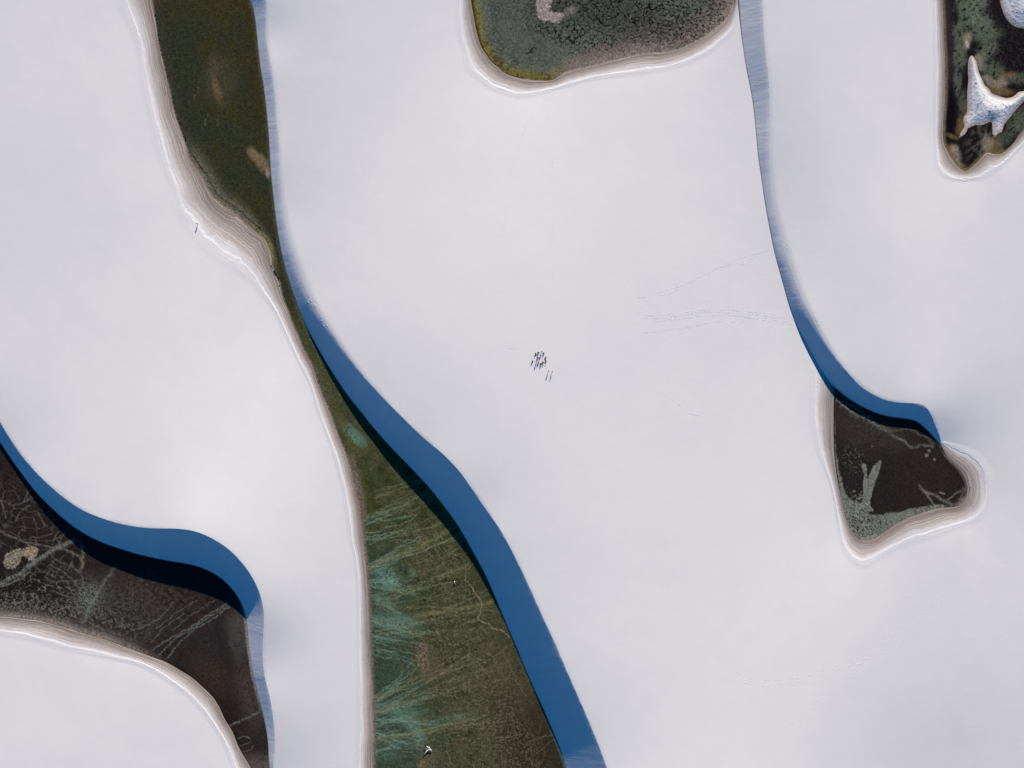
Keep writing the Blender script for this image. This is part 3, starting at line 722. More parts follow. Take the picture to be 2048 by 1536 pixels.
# olive ridge beside the west shore
b.line([(664, 800), (682, 838), (694, 862), (704, 895), (714, 925), (727, 970), (738, 1005), (748, 1030)], 9, (80, 76, 30), .6, 2.2, wob=2)
b.blend(sm(860, 960, Y)*sm(1060, 1010, Y)*sm(20, 12, b.d)*sm(0.5, 0.2, fx)*0.9, (106, 94, 82))
# pale sandbars in the upper part
b.blend(0.85*b.blob(505, 306, 15, 10, 70, 0.7, 0.4), (116, 98, 72), 1)
b.blend(0.85*b.blob(523, 325, 26, 11, 50, 0.7, 0.4), (120, 103, 80), 1)
b.blend(0.9*b.blob(537, 345, 6, 12, 0, 0.4, 0.4), (150, 128, 108), 1)
b.blend(0.55*b.blob(440, 160, 32, 44, 0, 0.6, 0.5), (76, 70, 54))
b.blend(0.7*b.blob(433, 178, 8, 26, -15, 0.9, 0.4), (112, 92, 66))
b.blend(0.45*b.blob(425, 130, 10, 24, 0, 0.6, 0.5), (86, 76, 66))
for P in ([(396, 172), (391, 184), (389, 198)], [(414, 230), (411, 240), (411, 250)], [(435, 240), (436, 252)]): b.line(P, 3.2, (104, 98, 66), .6)
for P in ([(394, 177), (390, 187)], [(414, 231), (412, 236)]): b.line(P, 1.6, (22, 20, 14), .9, 0.3)
# shores: moist brown rim, ragged dark crust edge on the west, olive edge at the foot of the slip face
wst = sm(0.6, 0.3, fx)
b.blend(sm(26, 4, b.d)*wst*sm(420, 300, Y)*0.55, (66, 58, 50))
b.blend(sm(40, 8, b.d+8*b.n9)*wst*sm(260, 330, Y)*sm(560, 500, Y)*0.9, (106, 100, 84))
b.blend(sm(11, 3, b.d)*wst*sm(880, 1000, Y)*0.85, (112, 98, 88))
b.blend(sm(4.0, 1.5, b.d+2.5*b.n4)*wst*0.8, (138, 124, 112))
ed = sm(3, 0.5, np.abs(b.d-(2.5+3*sm(280, 330, Y)*sm(560, 480, Y)*8/3)+2.6*b.n4+1.5*b.n9))*wst*sm(0.0, 0.35, b.n2+0.5*b.n4+.1)
b.blend(ed*sm(560, 500, Y)*0.95, (22, 20, 16), -2)
b.blend(sm(12, 2, b.d+3*b.n9)*sm(430, 480, Y)*sm(560, 500, Y)*wst*0.7, (110, 102, 50))
b.blend(sm(9, 2, b.d)*sm(0.5, 0.8, fx)*0.5*sm(800, 600, Y), (82, 86, 66))
b.blend(sm(7, 3, b.d)*sm(0.5, 0.8, fx)*0.8*sm(1400, 1480, Y), (72, 100, 92))
b.build('long dark green algae bed of the drying lagoon down the left centre')

# --- the dark brown lagoon at the left edge
lagW = np.vstack([fW, shE[::-1], [(-390, 1228), (-390, -380)]])
b = Bed(lagW, (40, 34, 32)); X, Y = b.X, b.Y
b.blend(0.5*sm(-0.05, 0.3, b.n25+0.4*b.n80), (52, 43, 39))
b.blend(0.8*b.blob(30, 1150, 60, 45, -30, 0.5, 0.5), (30, 27, 26))
b.blend(0.7*b.blob(250, 1215, 95, 55, 25, 0.8, 0.6)*(0.4+0.6*sm(-.2, .15, b.n4+b.n9)), (76, 72, 66), 1)
b.blend(0.5*b.blob(330, 1190, 100, 40, 20, 0.8, 0.6)*sm(-0.1, 0.2, b.n9), (80, 73, 68))
b.blend(0.75*b.blob(430, 1280, 50, 45, 0, 0.6, 0.5), (46, 42, 41))
b.blend(0.8*b.blob(480, 1265, 26, 45, -10, 0.5, 0.6), (78, 76, 70))
b.blend(0.6*b.blob(500, 1390, 26, 80, -14, 0.5, 0.6), (72, 66, 60))
b.blend(0.6*b.blob(420, 1350, 55, 30, 40, 0.5, 0.5), (60, 48, 42))
f_1, f_2 = worley((X+8*b.n25)/13, (Y+8*b.n25)/9, 1); net = sm(0.17, 0.05, f_2-f_1+0.10*b.n4)
zone = b.blob(105, 1190, 105, 60, 15, 0.5, 0.5)
b.blend(0.9*net*zone*sm(-0.3, 0.05, b.n9+b.n25), (110, 110, 101), 3)
f_1, f_2 = worley((X+10*b.n25)/26, (Y+10*b.n25)/20, 2); net = sm(0.09, 0.02, f_2-f_1+0.08*b.n4)
b.blend(0.7*net*b.blob(70, 1060, 130, 70, 40, 0.5, 0.5), (96, 92, 86), 2)
b.blend(0.7*b.blob(178, 1195, 34, 26, -60, 1.0, 0.5, b.n9*1.3+b.n4*.8)*sm(-0.3, 0.1, b.n4), (112, 122, 114), 3)
b.blend(0.8*sm(0.0, 0.3, b.n4+b.n9)*b.blob(150, 1235, 150, 28, 14, 0.5, 0.6), (100, 97, 88), 2)
b.blend(0.8*sm(0.0, 0.25, b.n4+0.7*b.n9)*b.blob(10, 1210, 50, 24, 10, 0.5, 0.5), (102, 100, 92), 4)
b.line([(-20, 1178), (0, 1167), (40, 1147), (80, 1117), (115, 1096), (147, 1081)], 9, (116, 118, 108), .85, 1.0, 4, 2)
b.line([(-20, 1160), (0, 1172), (30, 1162), (60, 1145)], 4, (110, 112, 102), .8, 1.0, 3)
b.line([(0, 1062), (20, 1072), (52, 1084), (90, 1092), (118, 1097), (140, 1103), (156, 1113), (163, 1122)], 4, (108, 104, 96), .75, 1.0, 3)
b.line([(163, 1090), (166, 1110), (165, 1128), (162, 1142)], 6, (126, 108, 90), .8, 1.0, 3)
for P in ([(0, 1000), (25, 1010), (48, 1004), (62, 993)], [(0, 1000), (8, 1020), (12, 1036)], [(48, 1004), (52, 990), (60, 980)], [(32, 1040), (45, 1022), (62, 1012)], [(105, 1090), (108, 1076), (116, 1064)], [(118, 1090), (122, 1076), (130, 1066)], [(60, 1075), (80, 1074), (105, 1068)],
          [(100, 1130), (130, 1145), (145, 1160)], [(110, 1120), (140, 1133), (163, 1150), (168, 1170), (175, 1182)], [(135, 1140), (142, 1124)], [(95, 1160), (115, 1163), (160, 1160)], [(105, 1180), (125, 1190), (150, 1196)], [(120, 1214), (145, 1222), (152, 1234)]):
    b.line(P, 2.2, (104, 100, 92), .75, 1.0, 2)
b.line([(232, 1132), (222, 1145), (206, 1166), (196, 1186), (182, 1208), (170, 1240)], 6, (112, 122, 112), .6, 2.0, 3)
for P, w in (([(457, 1205), (425, 1225), (387, 1250), (348, 1273), (320, 1290), (303, 1300)], 2.6), ([(455, 1211), (420, 1233), (383, 1258), (352, 1276), (330, 1298), (316, 1313)], 2.6), ([(458, 1213), (425, 1238), (391, 1258), (359, 1286), (342, 1306), (332, 1318)], 2.6), ([(344, 1203), (340, 1215), (309, 1243), (262, 1262)], 1.6), ([(368, 1228), (335, 1250), (300, 1285)], 1.6), ([(395, 1200), (350, 1228), (310, 1260)], 1.3), ([(430, 1200), (380, 1232), (345, 1262)], 1.2), ([(457, 1451), (488, 1439), (521, 1423)], 4), ([(476, 1478), (490, 1474), (500, 1476)], 1.8), ([(480, 1492), (492, 1488), (502, 1484)], 1.6), ([(486, 1502), (498, 1500), (508, 1494)], 1.6)):
    b.line(P, w, (104, 106, 102), .8, 0.7, 2, 2.5)
rim = b.poly_mask([(8, 1122), (14, 1108), (30, 1100), (45, 1097), (60, 1092), (72, 1094), (75, 1106), (68, 1118), (56, 1122), (50, 1114), (42, 1116), (38, 1128), (26, 1138), (12, 1136)], 1.5, 5)
b.blend(rim*(0.8+0.2*sm(-.2, .1, b.n4)), (138, 127, 109), 6)
b.line([(14, 1116), (24, 1106), (40, 1102), (56, 1098)], 1.4, (78, 68, 56), .8)
b.line([(10, 1126), (16, 1134), (26, 1132), (34, 1120), (40, 1110)], 1.4, (78, 68, 56), .8)
b.line([(18, 1124), (24, 1130), (32, 1126), (36, 1116)], 1.2, (60, 54, 46), .8)
b.line([(10, 1132), (22, 1134)], 1.2, (60, 54, 46), .7)
b.blend(0.7*b.blob(62, 1102, 8, 7, 0, .4, .5), (150, 126, 92))
dE, _ = near(np.c_[X.ravel(), Y.ravel()], shE[::3]); dE = dE.reshape(X.shape)
b.blend(0.85*sm(30, 4, dE+10*b.n9)*sm(330, 240, X), (100, 92, 84))
b.blend(0.9*sm(14, 3, dE+5*b.n9)*sm(360, 250, X), (136, 122, 113))
b.blend(0.8*sm(0.1, 0.35, b.n2+b.n4*.6)*sm(12, 5, dE)*sm(200, 280, X), (28, 22, 20), -1)
b.blend(0.7*sm(0.2, 0.4, b.n2+b.n4*.6)*b.blob(460, 1275, 40, 30, 0, .5, .5), (20, 18, 18), -1)
b.blend(sm(7, 2, b.d)*sm(60, 90, dE)*sm(1180, 1260, Y)*0.9, (134, 126, 118))
b.blend(0.8*sm(1490, 1530, Y), (96, 84, 76))
b.build('dark brown cracked bed of the dry lagoon at the left edge')

# --- the grey-green lagoon cut by the top edge
b = Bed(tl, (86, 91, 80)); X, Y = b.X, b.Y
b.blend(0.5*sm(0, 0.35, b.n80+0.4*b.n25), (72, 75, 66))
b.blend(0.8*sm(1180, 1330, X+40*b.n25)*sm(0, 60, Y+20*b.n25)*0.8, (98, 92, 84))
b.blend(sm(70, 20, b.d+18*b.n25)*sm(1080, 1200, X)*0.8, (108, 98, 92))
b.blend(sm(34, 8, b.d+8*b.n9)*sm(1060, 1150, X)*0.9, (128, 115, 107))
b.blend(0.5*b.blob(1200, 20, 150, 45, 15, 0.7, 0.6), (60, 60, 56))
xr, yr = X*0.82-Y*0.57, X*0.57+Y*0.82
f_1, f_2 = worley((xr+4*b.n9)/12.5, (yr+4*b.n9)/8.0, 3); ck = sm(0.26, 0.10, f_2-f_1+0.30*b.n2+0.25*b.n9)
gate = np.maximum(b.blob(1240, 5, 190, 62, 10, 0.6, 0.5), b.blob(1140, 60, 90, 30, 15, .6, .5))
b.blend(0.97*ck*gate*sm(-0.28, 0.02, b.n9+0.6*b.n25), (14, 14, 14), -4)
f_1, f_2 = worley(X/11, Y/11, 4); dots = sm(0.24, 0.12, f_1+0.25*b.n2)
b.blend(0.85*dots*sm(-0.05, 0.25, b.n25+.1)*sm(14, 30, b.d)*sm(130, 60, b.d+70), (24, 26, 24), -2)
b.blend(0.9*dots*b.blob(1400, 30, 70, 30, -35, .5, .5), (26, 24, 24), -2)
b.line([(1054, 108), (1060, 102), (1068, 94)], 2.4, (16, 16, 16), .9); b.line([(1060, 102), (1066, 104)], 1.8, (16, 16, 16), .9)
b.line([(1193, 36), (1198, 42), (1205, 48)], 3, (16, 16, 16), .9)
for P in ([(1072, -30), (1072, 10), (1076, 34), (1086, 42), (1100, 42), (1112, 46), (1124, 38), (1128, 28), (1112, 26), (1100, 22), (1104, 0), (1110, -30)],):
    m = b.poly_mask(P, 2.5, 5); b.blend(0.9*m*sm(-0.4, 0.0, b.n4+0.3), (160, 146, 140), 4)
b.blend(0.7*b.blob(1140, 22, 14, 8, -30, 1, .5, b.n9+b.n4), (140, 128, 120), 3)
lft = sm(1150, 1080, X)
b.blend(lft*sm(40, 12, b.d+12*b.n25)*0.5, (100, 106, 92))
b.blend(lft*sm(24, 6, b.d+10*b.n9+6*b.n25)*0.85, (116, 106, 52))
b.blend(lft*sm(0.0, 0.3, b.n9+0.6*b.n25)*sm(26, 12, b.d+6*b.n9)*sm(70, 90, Y)*0.85, (76, 56, 36))
b.blend(lft*sm(9, 2, b.d+3*b.n9)*sm(100, 60, Y)*0.8, (70, 66, 24))
b.blend(sm(3.5, 1, b.d+1.5*b.n4)*sm(1050, 940, X)*0.8, (40, 32, 26), -2)
b.blend(sm(3.0, 1, b.d+1.5*b.n4)*sm(1115, 1130, X)*0.8, (176, 164, 156))
b.build('grey green bed with black cracks of the lagoon cut by the top edge')

# --- the small dark lagoon on the right
iA = int(np.argmin(np.hypot(*(f2-np.array([1669, 775])).T)))
lagR = np.vstack([f2[iA:], rN[1:], rS[1:-1]])
b = Bed(lagR, (40, 34, 33)); X, Y = b.X, b.Y
b.blend(0.6*b.blob(1740, 860, 90, 40, 20, .7, .6), (62, 57, 49))
b.blend(0.55*b.blob(1850, 950, 60, 60, 0, .7, .6), (48, 40, 36))
PALE = (112, 114, 103)
b.blend(0.8*sm(0.05, 0.3, b.n4+0.4*b.n9)*b.blob(1700, 812, 60, 16, 38, .5, .5), PALE, 3)
b.line([(1672, 796), (1700, 822), (1740, 842), (1775, 865), (1798, 878), (1812, 888), (1828, 894), (1850, 890), (1866, 893)], 5, PALE, .75, 1.6, 3, 3)
b.line([(1760, 852), (1790, 860), (1815, 858), (1840, 868), (1868, 888)], 4, PALE, .5, 1.8, 3, 3)
b.blend(0.75*sm(0.1, 0.35, b.n4+.4*b.n9)*b.blob(1705, 915, 24, 36, 0, .6, .5), (92, 92, 86), 2)
fk = [(1723.6, 928), (1732, 930), (1734, 946), (1735.5, 958), (1741, 944), (1748, 932), (1757, 923), (1763, 920), (1760, 938), (1750, 965), (1743, 990), (1740, 1008), (1746, 1022), (1723, 1020), (1726, 990), (1726, 962), (1728, 948), (1724, 938)]
b.blend(b.poly_mask(fk, 0.8, 1.2), PALE, 6)
wl = sm(1760, 1700, X)
lw = np.interp(Y, [780, 880, 930, 1000, 1030, 1080], [1, 3, 6, 11, 22, 40])
b.blend(sm(2, -2, b.d-lw+5*b.n9+3*b.n4)*sm(1715, 1690, X-np.clip(Y-1000, 0, 80)*1.2), PALE, 4)
b.blend(sm(2, -2, b.d-np.interp(X, [1690, 1720, 1760, 1800, 1860, 1900], [60, 58, 34, 17, 10, 5])+5*b.n9+3*b.n4)*sm(985, 1010, Y+45*b.n9+25*b.n4)*sm(1905, 1880, X), PALE, 4)
f_1, f_2 = worley(xr[:1, :1]*0+X/8+0.3*b.n9, Y/9+0.3*b.n9, 5); ck = sm(0.12, 0.03, f_2-f_1+0.1*b.n2)
b.blend(0.9*ck*b.blob(1735, 1052, 50, 30, 0, .4, .4)*sm(-0.1, 0.1, b.n9), (24, 22, 20), -4)
f_1, f_2 = worley(X/7, Y/7, 2)
b.blend(0.9*sm(0.25, 0.15, f_1+.2*b.n2)*b.blob(1715, 1045, 30, 34, 0, .4, .4), (24, 22, 20), -4)
for P, w in (([(1839, 973), (1850, 984), (1866, 989), (1876, 994), (1890, 1002), (1902, 1010)], 6), ([(1862, 996), (1868, 1010)], 3), ([(1880, 985), (1888, 986)], 4), ([(1896, 1000), (1906, 990), (1922, 982), (1928, 975)], 3), ([(1916, 1000), (1926, 988), (1930, 978)], 2.5), ([(1850, 984), (1862, 1000)], 4)):
    b.line(P, w, (120, 116, 106), .8, 1.4, 3, 2)
for cx, cy, r in ((1853, 911, 4), (1858, 902, 3), (1869, 919, 3), (1744, 893, 1.5)):
    b.blend(0.9*b.blob(cx, cy, r, r, 0, .9, .4, b.n4), PALE, 3)
b.blend(sm(4.5, 1.5, b.d+1.2*b.n4)*sm(1800, 1880, X)*sm(1005, 990, Y)*sm(880, 900, Y)*0.8, (104, 98, 92))
b.blend(sm(3.5, 1.0, b.d+1.5*b.n4)*sm(1690, 1680, X)*sm(1000, 960, Y)*0.7, (26, 24, 20), -2)
b.blend(sm(12, 2, b.d+2*b.n9)*sm(1890, 1920, X)*sm(985, 1000, Y)*0.8, (132, 120, 112))
b.blend(sm(14, 2, b.d+2*b.n9)*sm(1060, 1074, Y)*sm(1770, 1740, X)*0.7, (140, 130, 122))
b.build('small dark brown lagoon bed with pale forked crust on the right')

# --- the black and green lagoon in the top right corner
b = Bed(cl, (27, 24, 27)); X, Y = b.X, b.Y
b.blend(0.7*sm(0.1, 0.4, b.n2+b.n4*.6)*sm(1975, 2000, X), (52, 45, 42))
GR = (90, 98, 80)
g_ = np.zeros(X.shape)
for cx, cy, rx, ry, r, k in [(1945, 10, 34, 26, 20, 1), (1950, 40, 38, 26, 30, 1), (1965, 62, 34, 26, 20, .9), (1925, 70, 24, 30, -10, .9), (1918, 110, 16, 34, 0, .9), (1915, 160, 10, 40, 0, .8), (1925, 205, 8, 30, 5, .7), (1975, 100, 20, 30, 10, .9), (1985, 140, 30, 20, 30, .8), (2030, 155, 24, 12, 0, .7), (2040, 245, 20, 30, 40, .8), (2010, 275, 14, 26, 45, .6)]:
    g_ = np.maximum(g_, k*b.blob(cx, cy, rx, ry, r, .8, .4))
xr, yr = X*0.85+Y*0.53, -X*0.53+Y*0.85
an = fbm(xr/7.0, yr/16.0, 1, 4)*1.2+0.35*fbm(xr/2.2, yr/5.0, 2, 2)
b.blend(g_*sm(-0.48, -0.20, an+0.3*b.n9), GR, 3)
b.blend(0.8*sm(0.0, 0.25, an+.1)*b.blob(1960, 285, 26, 50, 12, .6, .5), (84, 80, 68), 3)
b.blend(0.9*sm(20, 12, b.d+3*b.n9)*sm(1915, 1905, X)*sm(210, 150, Y), (56, 46, 43)); b.blend(0.8*sm(0.1, .3, b.n2+.5*b.n4)*sm(22, 12, b.d)*sm(1915, 1905, X), (26, 20, 20), -2)
b.blend(0.9*b.blob(1900, 225, 11, 52, 2, .3, .4), (18, 17, 20))
for cx, cy, rx, ry, r in [(1903, 272, 14, 5, 20), (1920, 255, 8, 22, 10), (1905, 295, 12, 8, 0), (1990, 292, 12, 18, 0), (1998, 304, 16, 6, 0), (1925, 335, 10, 8, 30), (2015, 150, 16, 8, 0), (1990, 178, 20, 12, 20), (2010, 185, 22, 8, 0), (1932, 230, 6, 24, 5)]:
    b.blend(0.75*b.blob(cx, cy, rx, ry, r, .6, .5), (112, 92, 58))
for cx, cy, rx, ry, r in [(1935, 80, 8, 18, 10), (1958, 125, 10, 16, -20), (1910, 315, 12, 16, 0), (1908, 300, 9, 9, 0), (1983, 165, 22, 8, 30), (2005, 165, 10, 10, 0), (1975, 288, 12, 20, 0), (1915, 330, 8, 8, 0)]:
    b.blend(0.8*b.blob(cx, cy, rx, ry, r, .5, .5), (140, 126, 110), 2)
b.blend(0.9*b.blob(1934, 88, 3, 8, -15, .5, .4), (196, 180, 170), 4)
b.blend(0.8*sm(0.05, 0.25, b.n2+.4*b.n4)*b.blob(1935, 57, 11, 10, 0, .3, .4), (16, 16, 16), -3)
b.blend(sm(9, 2, b.d+1.5*b.n4)*sm(1930, 1900, X)*0.85, (122, 106, 86))
b.blend(sm(7, 2, b.d+1.5*b.n4)*sm(290, 310, Y)*0.8, (120, 98, 66))
b.build('black and grey green lagoon bed in the top right corner')

# ------------------------------------------------------------------ sand islands standing in the corner lagoon
def island(P, label, prof, dark):
    L = resample(P, 1.6, True, 1.2)
    H = hexgrid(*[v for ab in zip(L.min(0), L.max(0)) for v in ab], 1.7)
    H = H[inside(H, L)]; d, i = near(H, L, True); H = H[d > 0.8]
    n = len(L); r = delaunay_2d_cdt([Vector(v) for v in np.vstack([L, H]).tolist()], [(i, (i+1) % n) for i in range(n)], [list(range(n))], 1, 1e-5)
    V = np.array([(v.x, v.y) for v in r[0]]); F = np.array([f for f in r[2] if len(f) == 3], int)
    F = F[inside(V[F].mean(1), L)]
    a, b_, c = V[F[:, 0]], V[F[:, 1]], V[F[:, 2]]
    cr = (b_-a)[:, 0]*(c-a)[:, 1]-(b_-a)[:, 1]*(c-a)[:, 0]; F[cr > 0] = F[cr > 0][:, ::-1]
    d, i = near(V, L, True)
    z = prof(V, d)
    st = 0.06*np.sin(z*3.4+2*fbm(V[:, 0]/14, V[:, 1]/14, 1, 2))*sm(0, 3, d)
    z = z+st+0.35*fbm(V[:, 0]/5, V[:, 1]/5, 2, 3)*sm(1, 6, d)
    o = mesh_obj('sand_island', W(V[:, 0], V[:, 1], np.maximum(z, -0.3)), F, M_ISLE, None, {'edge': d})
    return tag(o, label, None, None, 'structure')
def isle_material():
    m = NT('shade_streaked_island_sand'); p = m.pos(); e = m.attr('edge').outputs['Fac']
    n1 = m.noise(p, 0.8, 4.0, 0.7); n2 = m.noise(p, 0.25, 3.0)
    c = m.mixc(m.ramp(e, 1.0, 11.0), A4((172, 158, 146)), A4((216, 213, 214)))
    c = m.mixc(m.math('MULTIPLY', m.math('MULTIPLY', m.ramp(n1, 0.52, 0.66), m.ramp(n2, 0.42, 0.6)), m.ramp(e, 4.0, 9.0)), c, A4((96, 102, 124)))  # blue-grey streaks: shade of the bumpy mounds painted into the sand colour
    m.l(c, m.b.inputs['Base Color']); m.bump(n1, 0.25); return m.m
M_ISLE = isle_material()
ridgeA = np.array([(1942, 118), (1947, 150), (1951, 180), (1958, 205), (1975, 222), (2000, 222), (2025, 205), (2050, 190), (2074, 172)], float)
def profA(V, d):
    dr, _ = near(V, ridgeA); z = 6.5*sm(0, 1, d/(d+dr*0.55+6))
    return np.minimum(z, 0.12+d*0.30)
def profB(V, d): return np.minimum(0.1+d*0.22, 6*sm(0, 40, d)+1.5)
island(islandA, 'hoof shaped white sand island with painted shade streaks in the corner lagoon', profA, 0)
island(islandB, 'rounded sand island with painted shade specks cut by the top right corner', profB, 0)
# ------------------------------------------------------------------ footprints, driftwood, clods, people
def ground_z(x, y):
    X = np.array([[x, y]], float)
    if inside(X, polyL)[0]: return float(dL.z(X)[0])
    if inside(X, lagM)[0]: return 0.0
    if inside(X, polyC)[0]: return float(zC(X)[0])
    if inside(X, polyR)[0]: return float(zR(X)[0])
    return 0.0
def at(x, y):
    """plan point on the sand that shows at this picture point"""
    p = np.array([x, y], float)
    for _ in range(6):
        z = ground_z(*p); p = np.array([CX, CY])+(np.array([x, y])-np.array([CX, CY]))*(1-z/HC)
    w_ = W([p[0]], [p[1]], [z])[0]; return Vector([float(v) for v in w_])

# trodden sand: heel-and-toe dimples with a pushed-up rim, far too many to count
def footprints(lines, label):
    V, F = [], []
    P = []; ang = []
    for pts, n, spread in lines:
        L = resample(pts, 1.0); T = np.gradient(L, axis=0); T /= np.hypot(*T.T)[:, None]+1e-9
        for q in range(n):
            ph = rng.uniform(0, 6); sd_ = rng.normal(0, spread) if spread else 0
            k = np.arange(rng.uniform(0, 3), len(L)-1, 3.0)
            fade = (rng.random(len(k)) > 0.52) & (fbm(k/40+ph*7, k*0+q*3.3, 2, 2) > -0.12)
            i = k[fade].astype(int)
            off = sd_+np.where(np.arange(len(i)) % 2, 0.5, -0.5)+rng.normal(0, 0.25, len(i))+0.8*spread*fbm(k[fade]/30+ph*9, k[fade]*0+q, 1, 2)
            P.append(L[i]+np.c_[-T[i, 1], T[i, 0]]*off[:, None]); ang.append(np.arctan2(-T[i, 1], T[i, 0])+rng.normal(0, 0.2, len(i)))
    P = np.vstack(P); ang = np.concatenate(ang)
    out = unproj(P, 30.0)
    for _ in range(2): out = unproj(P, zC(out))
    inR = inside(out, polyR); z = zC(out); z[inR] = zR(out[inR])
    C = W(out[:, 0], out[:, 1], z)
    ring = np.linspace(0, 2*np.pi, 8, endpoint=False)
    prof = [(0.26, -0.03), (0.17, 0.022), (0.09, -0.004)]
    for c, a in zip(C, ang):
        b0 = len(V); s_ = rng.uniform(0.8, 1.3)
        for r, h in prof:
            for t in ring:
                u, v = r*1.35*math.cos(t)*s_, r*0.8*math.sin(t)*s_
                V.append((c[0]+u*math.cos(a)-v*math.sin(a), c[1]+u*math.sin(a)+v*math.cos(a), c[2]+h*s_+0.015))
        V.append((c[0], c[1], c[2]+0.0))
        for k in range(2):
            for j in range(8): F.append((b0+k*8+j, b0+k*8+(j+1) % 8, b0+(k+1)*8+(j+1) % 8, b0+(k+1)*8+j))
        for j in range(8): F.append((b0+16+j, b0+16+(j+1) % 8, b0+24))
    o = mesh_obj('footprints', V, F, M_SAND2); return tag(o, label, 'footprints', None, 'stuff')
M_SAND2 = plain('trodden_sand', list(alb((216, 213, 215))), 1.0, 0.04)
footprints([([(1056, 232), (1049, 259), (1037, 300), (1020.5, 349.6), (1023, 388), (1016, 415), (1007, 473), (1009.6, 549)], 2, 1.0),
            ([(1090, 191), (1101, 289), (1108, 355), (1105, 426), (1107, 516), (1105, 585)], 1, 0.4)], 'two faint trails of footprints running down from the top lagoon')
footprints([([(1271, 631), (1307, 640), (1346, 636), (1420, 627), (1468, 629), (1510, 634), (1586, 648)], 8, 6.0),
            ([(1288, 662), (1371, 651), (1440, 640), (1493, 642)], 2, 2.5), ([(1278, 597), (1371, 568), (1432, 538.6), (1493, 514), (1540, 500)], 4, 5.0)], 'bands of trodden sand leading to the right hand slip face')
footprints([([(1450, 1340), (1495, 1362), (1558, 1368), (1621, 1356), (1685, 1335), (1745, 1313)], 3, 4.5),
            ([(1583, 1447), (1653, 1400), (1707, 1349), (1780, 1277), (1859, 1223), (1897, 1202)], 3, 4.0)], 'curved trail of footprints crossing the sand at lower right')
footprints([([(1310, 782), (1340, 795), (1375, 825), (1405, 832)], 1, 0.5), ([(1000, 700), (1030, 694), (1060, 700)], 1, 2.0)], 'faint footprints around the ring of sitting people')

footprints([([(1613, 606), (1622, 630), (1634, 654)], 7, 3.0), ([(1566, 488), (1577, 508)], 4, 3.0)], 'scuffed sand where footprints cross the crest of the right slip face')
footprints([([(621, 598), (634, 612)], 6, 4.0), ([(640, 634), (645, 644)], 2, 1.5), ([(647, 650), (655, 657)], 3, 2.0)], 'scuffed sand where footprints cross the crest of the central slip face')

# --- tubes for wood
def tube(pts, radii, n=7):
    V, F = [], []
    pts = [Vector(p) for p in pts]
    for i, p in enumerate(pts):
        t = (pts[min(i+1, len(pts)-1)]-pts[max(i-1, 0)]).normalized()
        a = t.cross(Vector((0.3, 0.2, 1))).normalized(); b_ = t.cross(a)
        for j in range(n):
            th = 2*math.pi*j/n; rr = radii[i]*(1+0.18*math.sin(3*th+i))
            V.append(p+(a*math.cos(th)+b_*math.sin(th))*rr)
    for i in range(len(pts)-1):
        for j in range(n): F.append((i*n+j, i*n+(j+1) % n, (i+1)*n+(j+1) % n, (i+1)*n+j))
    F.append(tuple(range(n-1, -1, -1))); F.append(tuple(range((len(pts)-1)*n, len(pts)*n)))
    return [tuple(v) for v in V], F
M_WOOD = plain('bleached_driftwood', (0.72, 0.70, 0.66), 0.9, 0.15, 8.0)
M_DARKWOOD = plain('dark_wood', (0.05, 0.042, 0.035), 0.9, 0.3, 6.0)  # darker wood tone for a few branches and roots
def px3(x, y, z): return (float((x-CX)*S), float((CY-y)*S), z)
def branch(name, root, pts, r0, r1, mat):
    base = root.location
    P = [Vector(px3(*p))-base for p in pts]
    rr = np.linspace(r0, r1, len(P)); V, F = tube(P, rr); return mesh_obj(name, V, F, mat, root)
dt = bpy.data.objects.new('dead_tree', None); COL.objects.link(dt); dt.location = px3(858.5, 1499, 0.0)
tag(dt, 'bleached dead tree with spread branches lying on the lagoon bed near the bottom edge', 'dead tree')
tr = branch('trunk', dt, [(859.2, 1503, 0.10), (859.0, 1499, 0.35), (858.8, 1495.5, 0.75), (858.6, 1491.2, 1.15)], 0.30, 0.20, M_WOOD)
branch('branch', dt, [(858.6, 1496, 0.6), (856.5, 1498, 0.75), (853, 1501.5, 0.7), (847.6, 1509, 0.5)], 0.24, 0.13, M_WOOD)
branch('branch', dt, [(858.6, 1493, 0.95), (857, 1492.2, 1.1), (854, 1489.4, 1.3)], 0.20, 0.12, M_WOOD)
branch('branch', dt, [(858.4, 1497, 0.5), (855.5, 1497, 0.7), (852, 1495.3, 0.8)], 0.18, 0.10, M_WOOD)
branch('branch', dt, [(859.2, 1497, 0.5), (861.5, 1497.2, 0.7), (864.0, 1500.2, 0.7)], 0.22, 0.15, M_WOOD)
branch('branch', dt, [(858.6, 1492, 1.0), (857.0, 1488, 1.0), (856.6, 1485, 0.7), (854.6, 1480, 0.3)], 0.14, 0.07, M_DARKWOOD)
branch('branch', dt, [(857, 1498, 0.35), (852, 1499.3, 0.3), (846.5, 1499.7, 0.15)], 0.16, 0.08, M_DARKWOOD)
branch('root', dt, [(859.2, 1502, 0.2), (861.5, 1503.0, 0.5), (862.5, 1501, 0.8)], 0.18, 0.08, M_DARKWOOD)
branch('root', dt, [(859.2, 1502, 0.15), (857.2, 1503.2, 0.4), (856.0, 1502, 0.5)], 0.16, 0.07, M_DARKWOOD)
lg = bpy.data.objects.new('driftwood_log', None); COL.objects.link(lg); lg.location = px3(909, 1165, 0)
tag(lg, 'short pale driftwood log on the brown bed beside the long slip face', 'driftwood')
branch('log', lg, [(909.3, 1161.6, 0.55), (909.1, 1163.5, 0.45), (909.0, 1165.4, 0.3), (909.2, 1166.6, 0.1)], 0.24, 0.30, M_WOOD)
branch('root', lg, [(909.1, 1166.2, 0.2), (908.2, 1168.0, 0.4), (909.5, 1169.6, 0.25), (911.5, 1169.4, 0.1)], 0.20, 0.10, M_DARKWOOD)
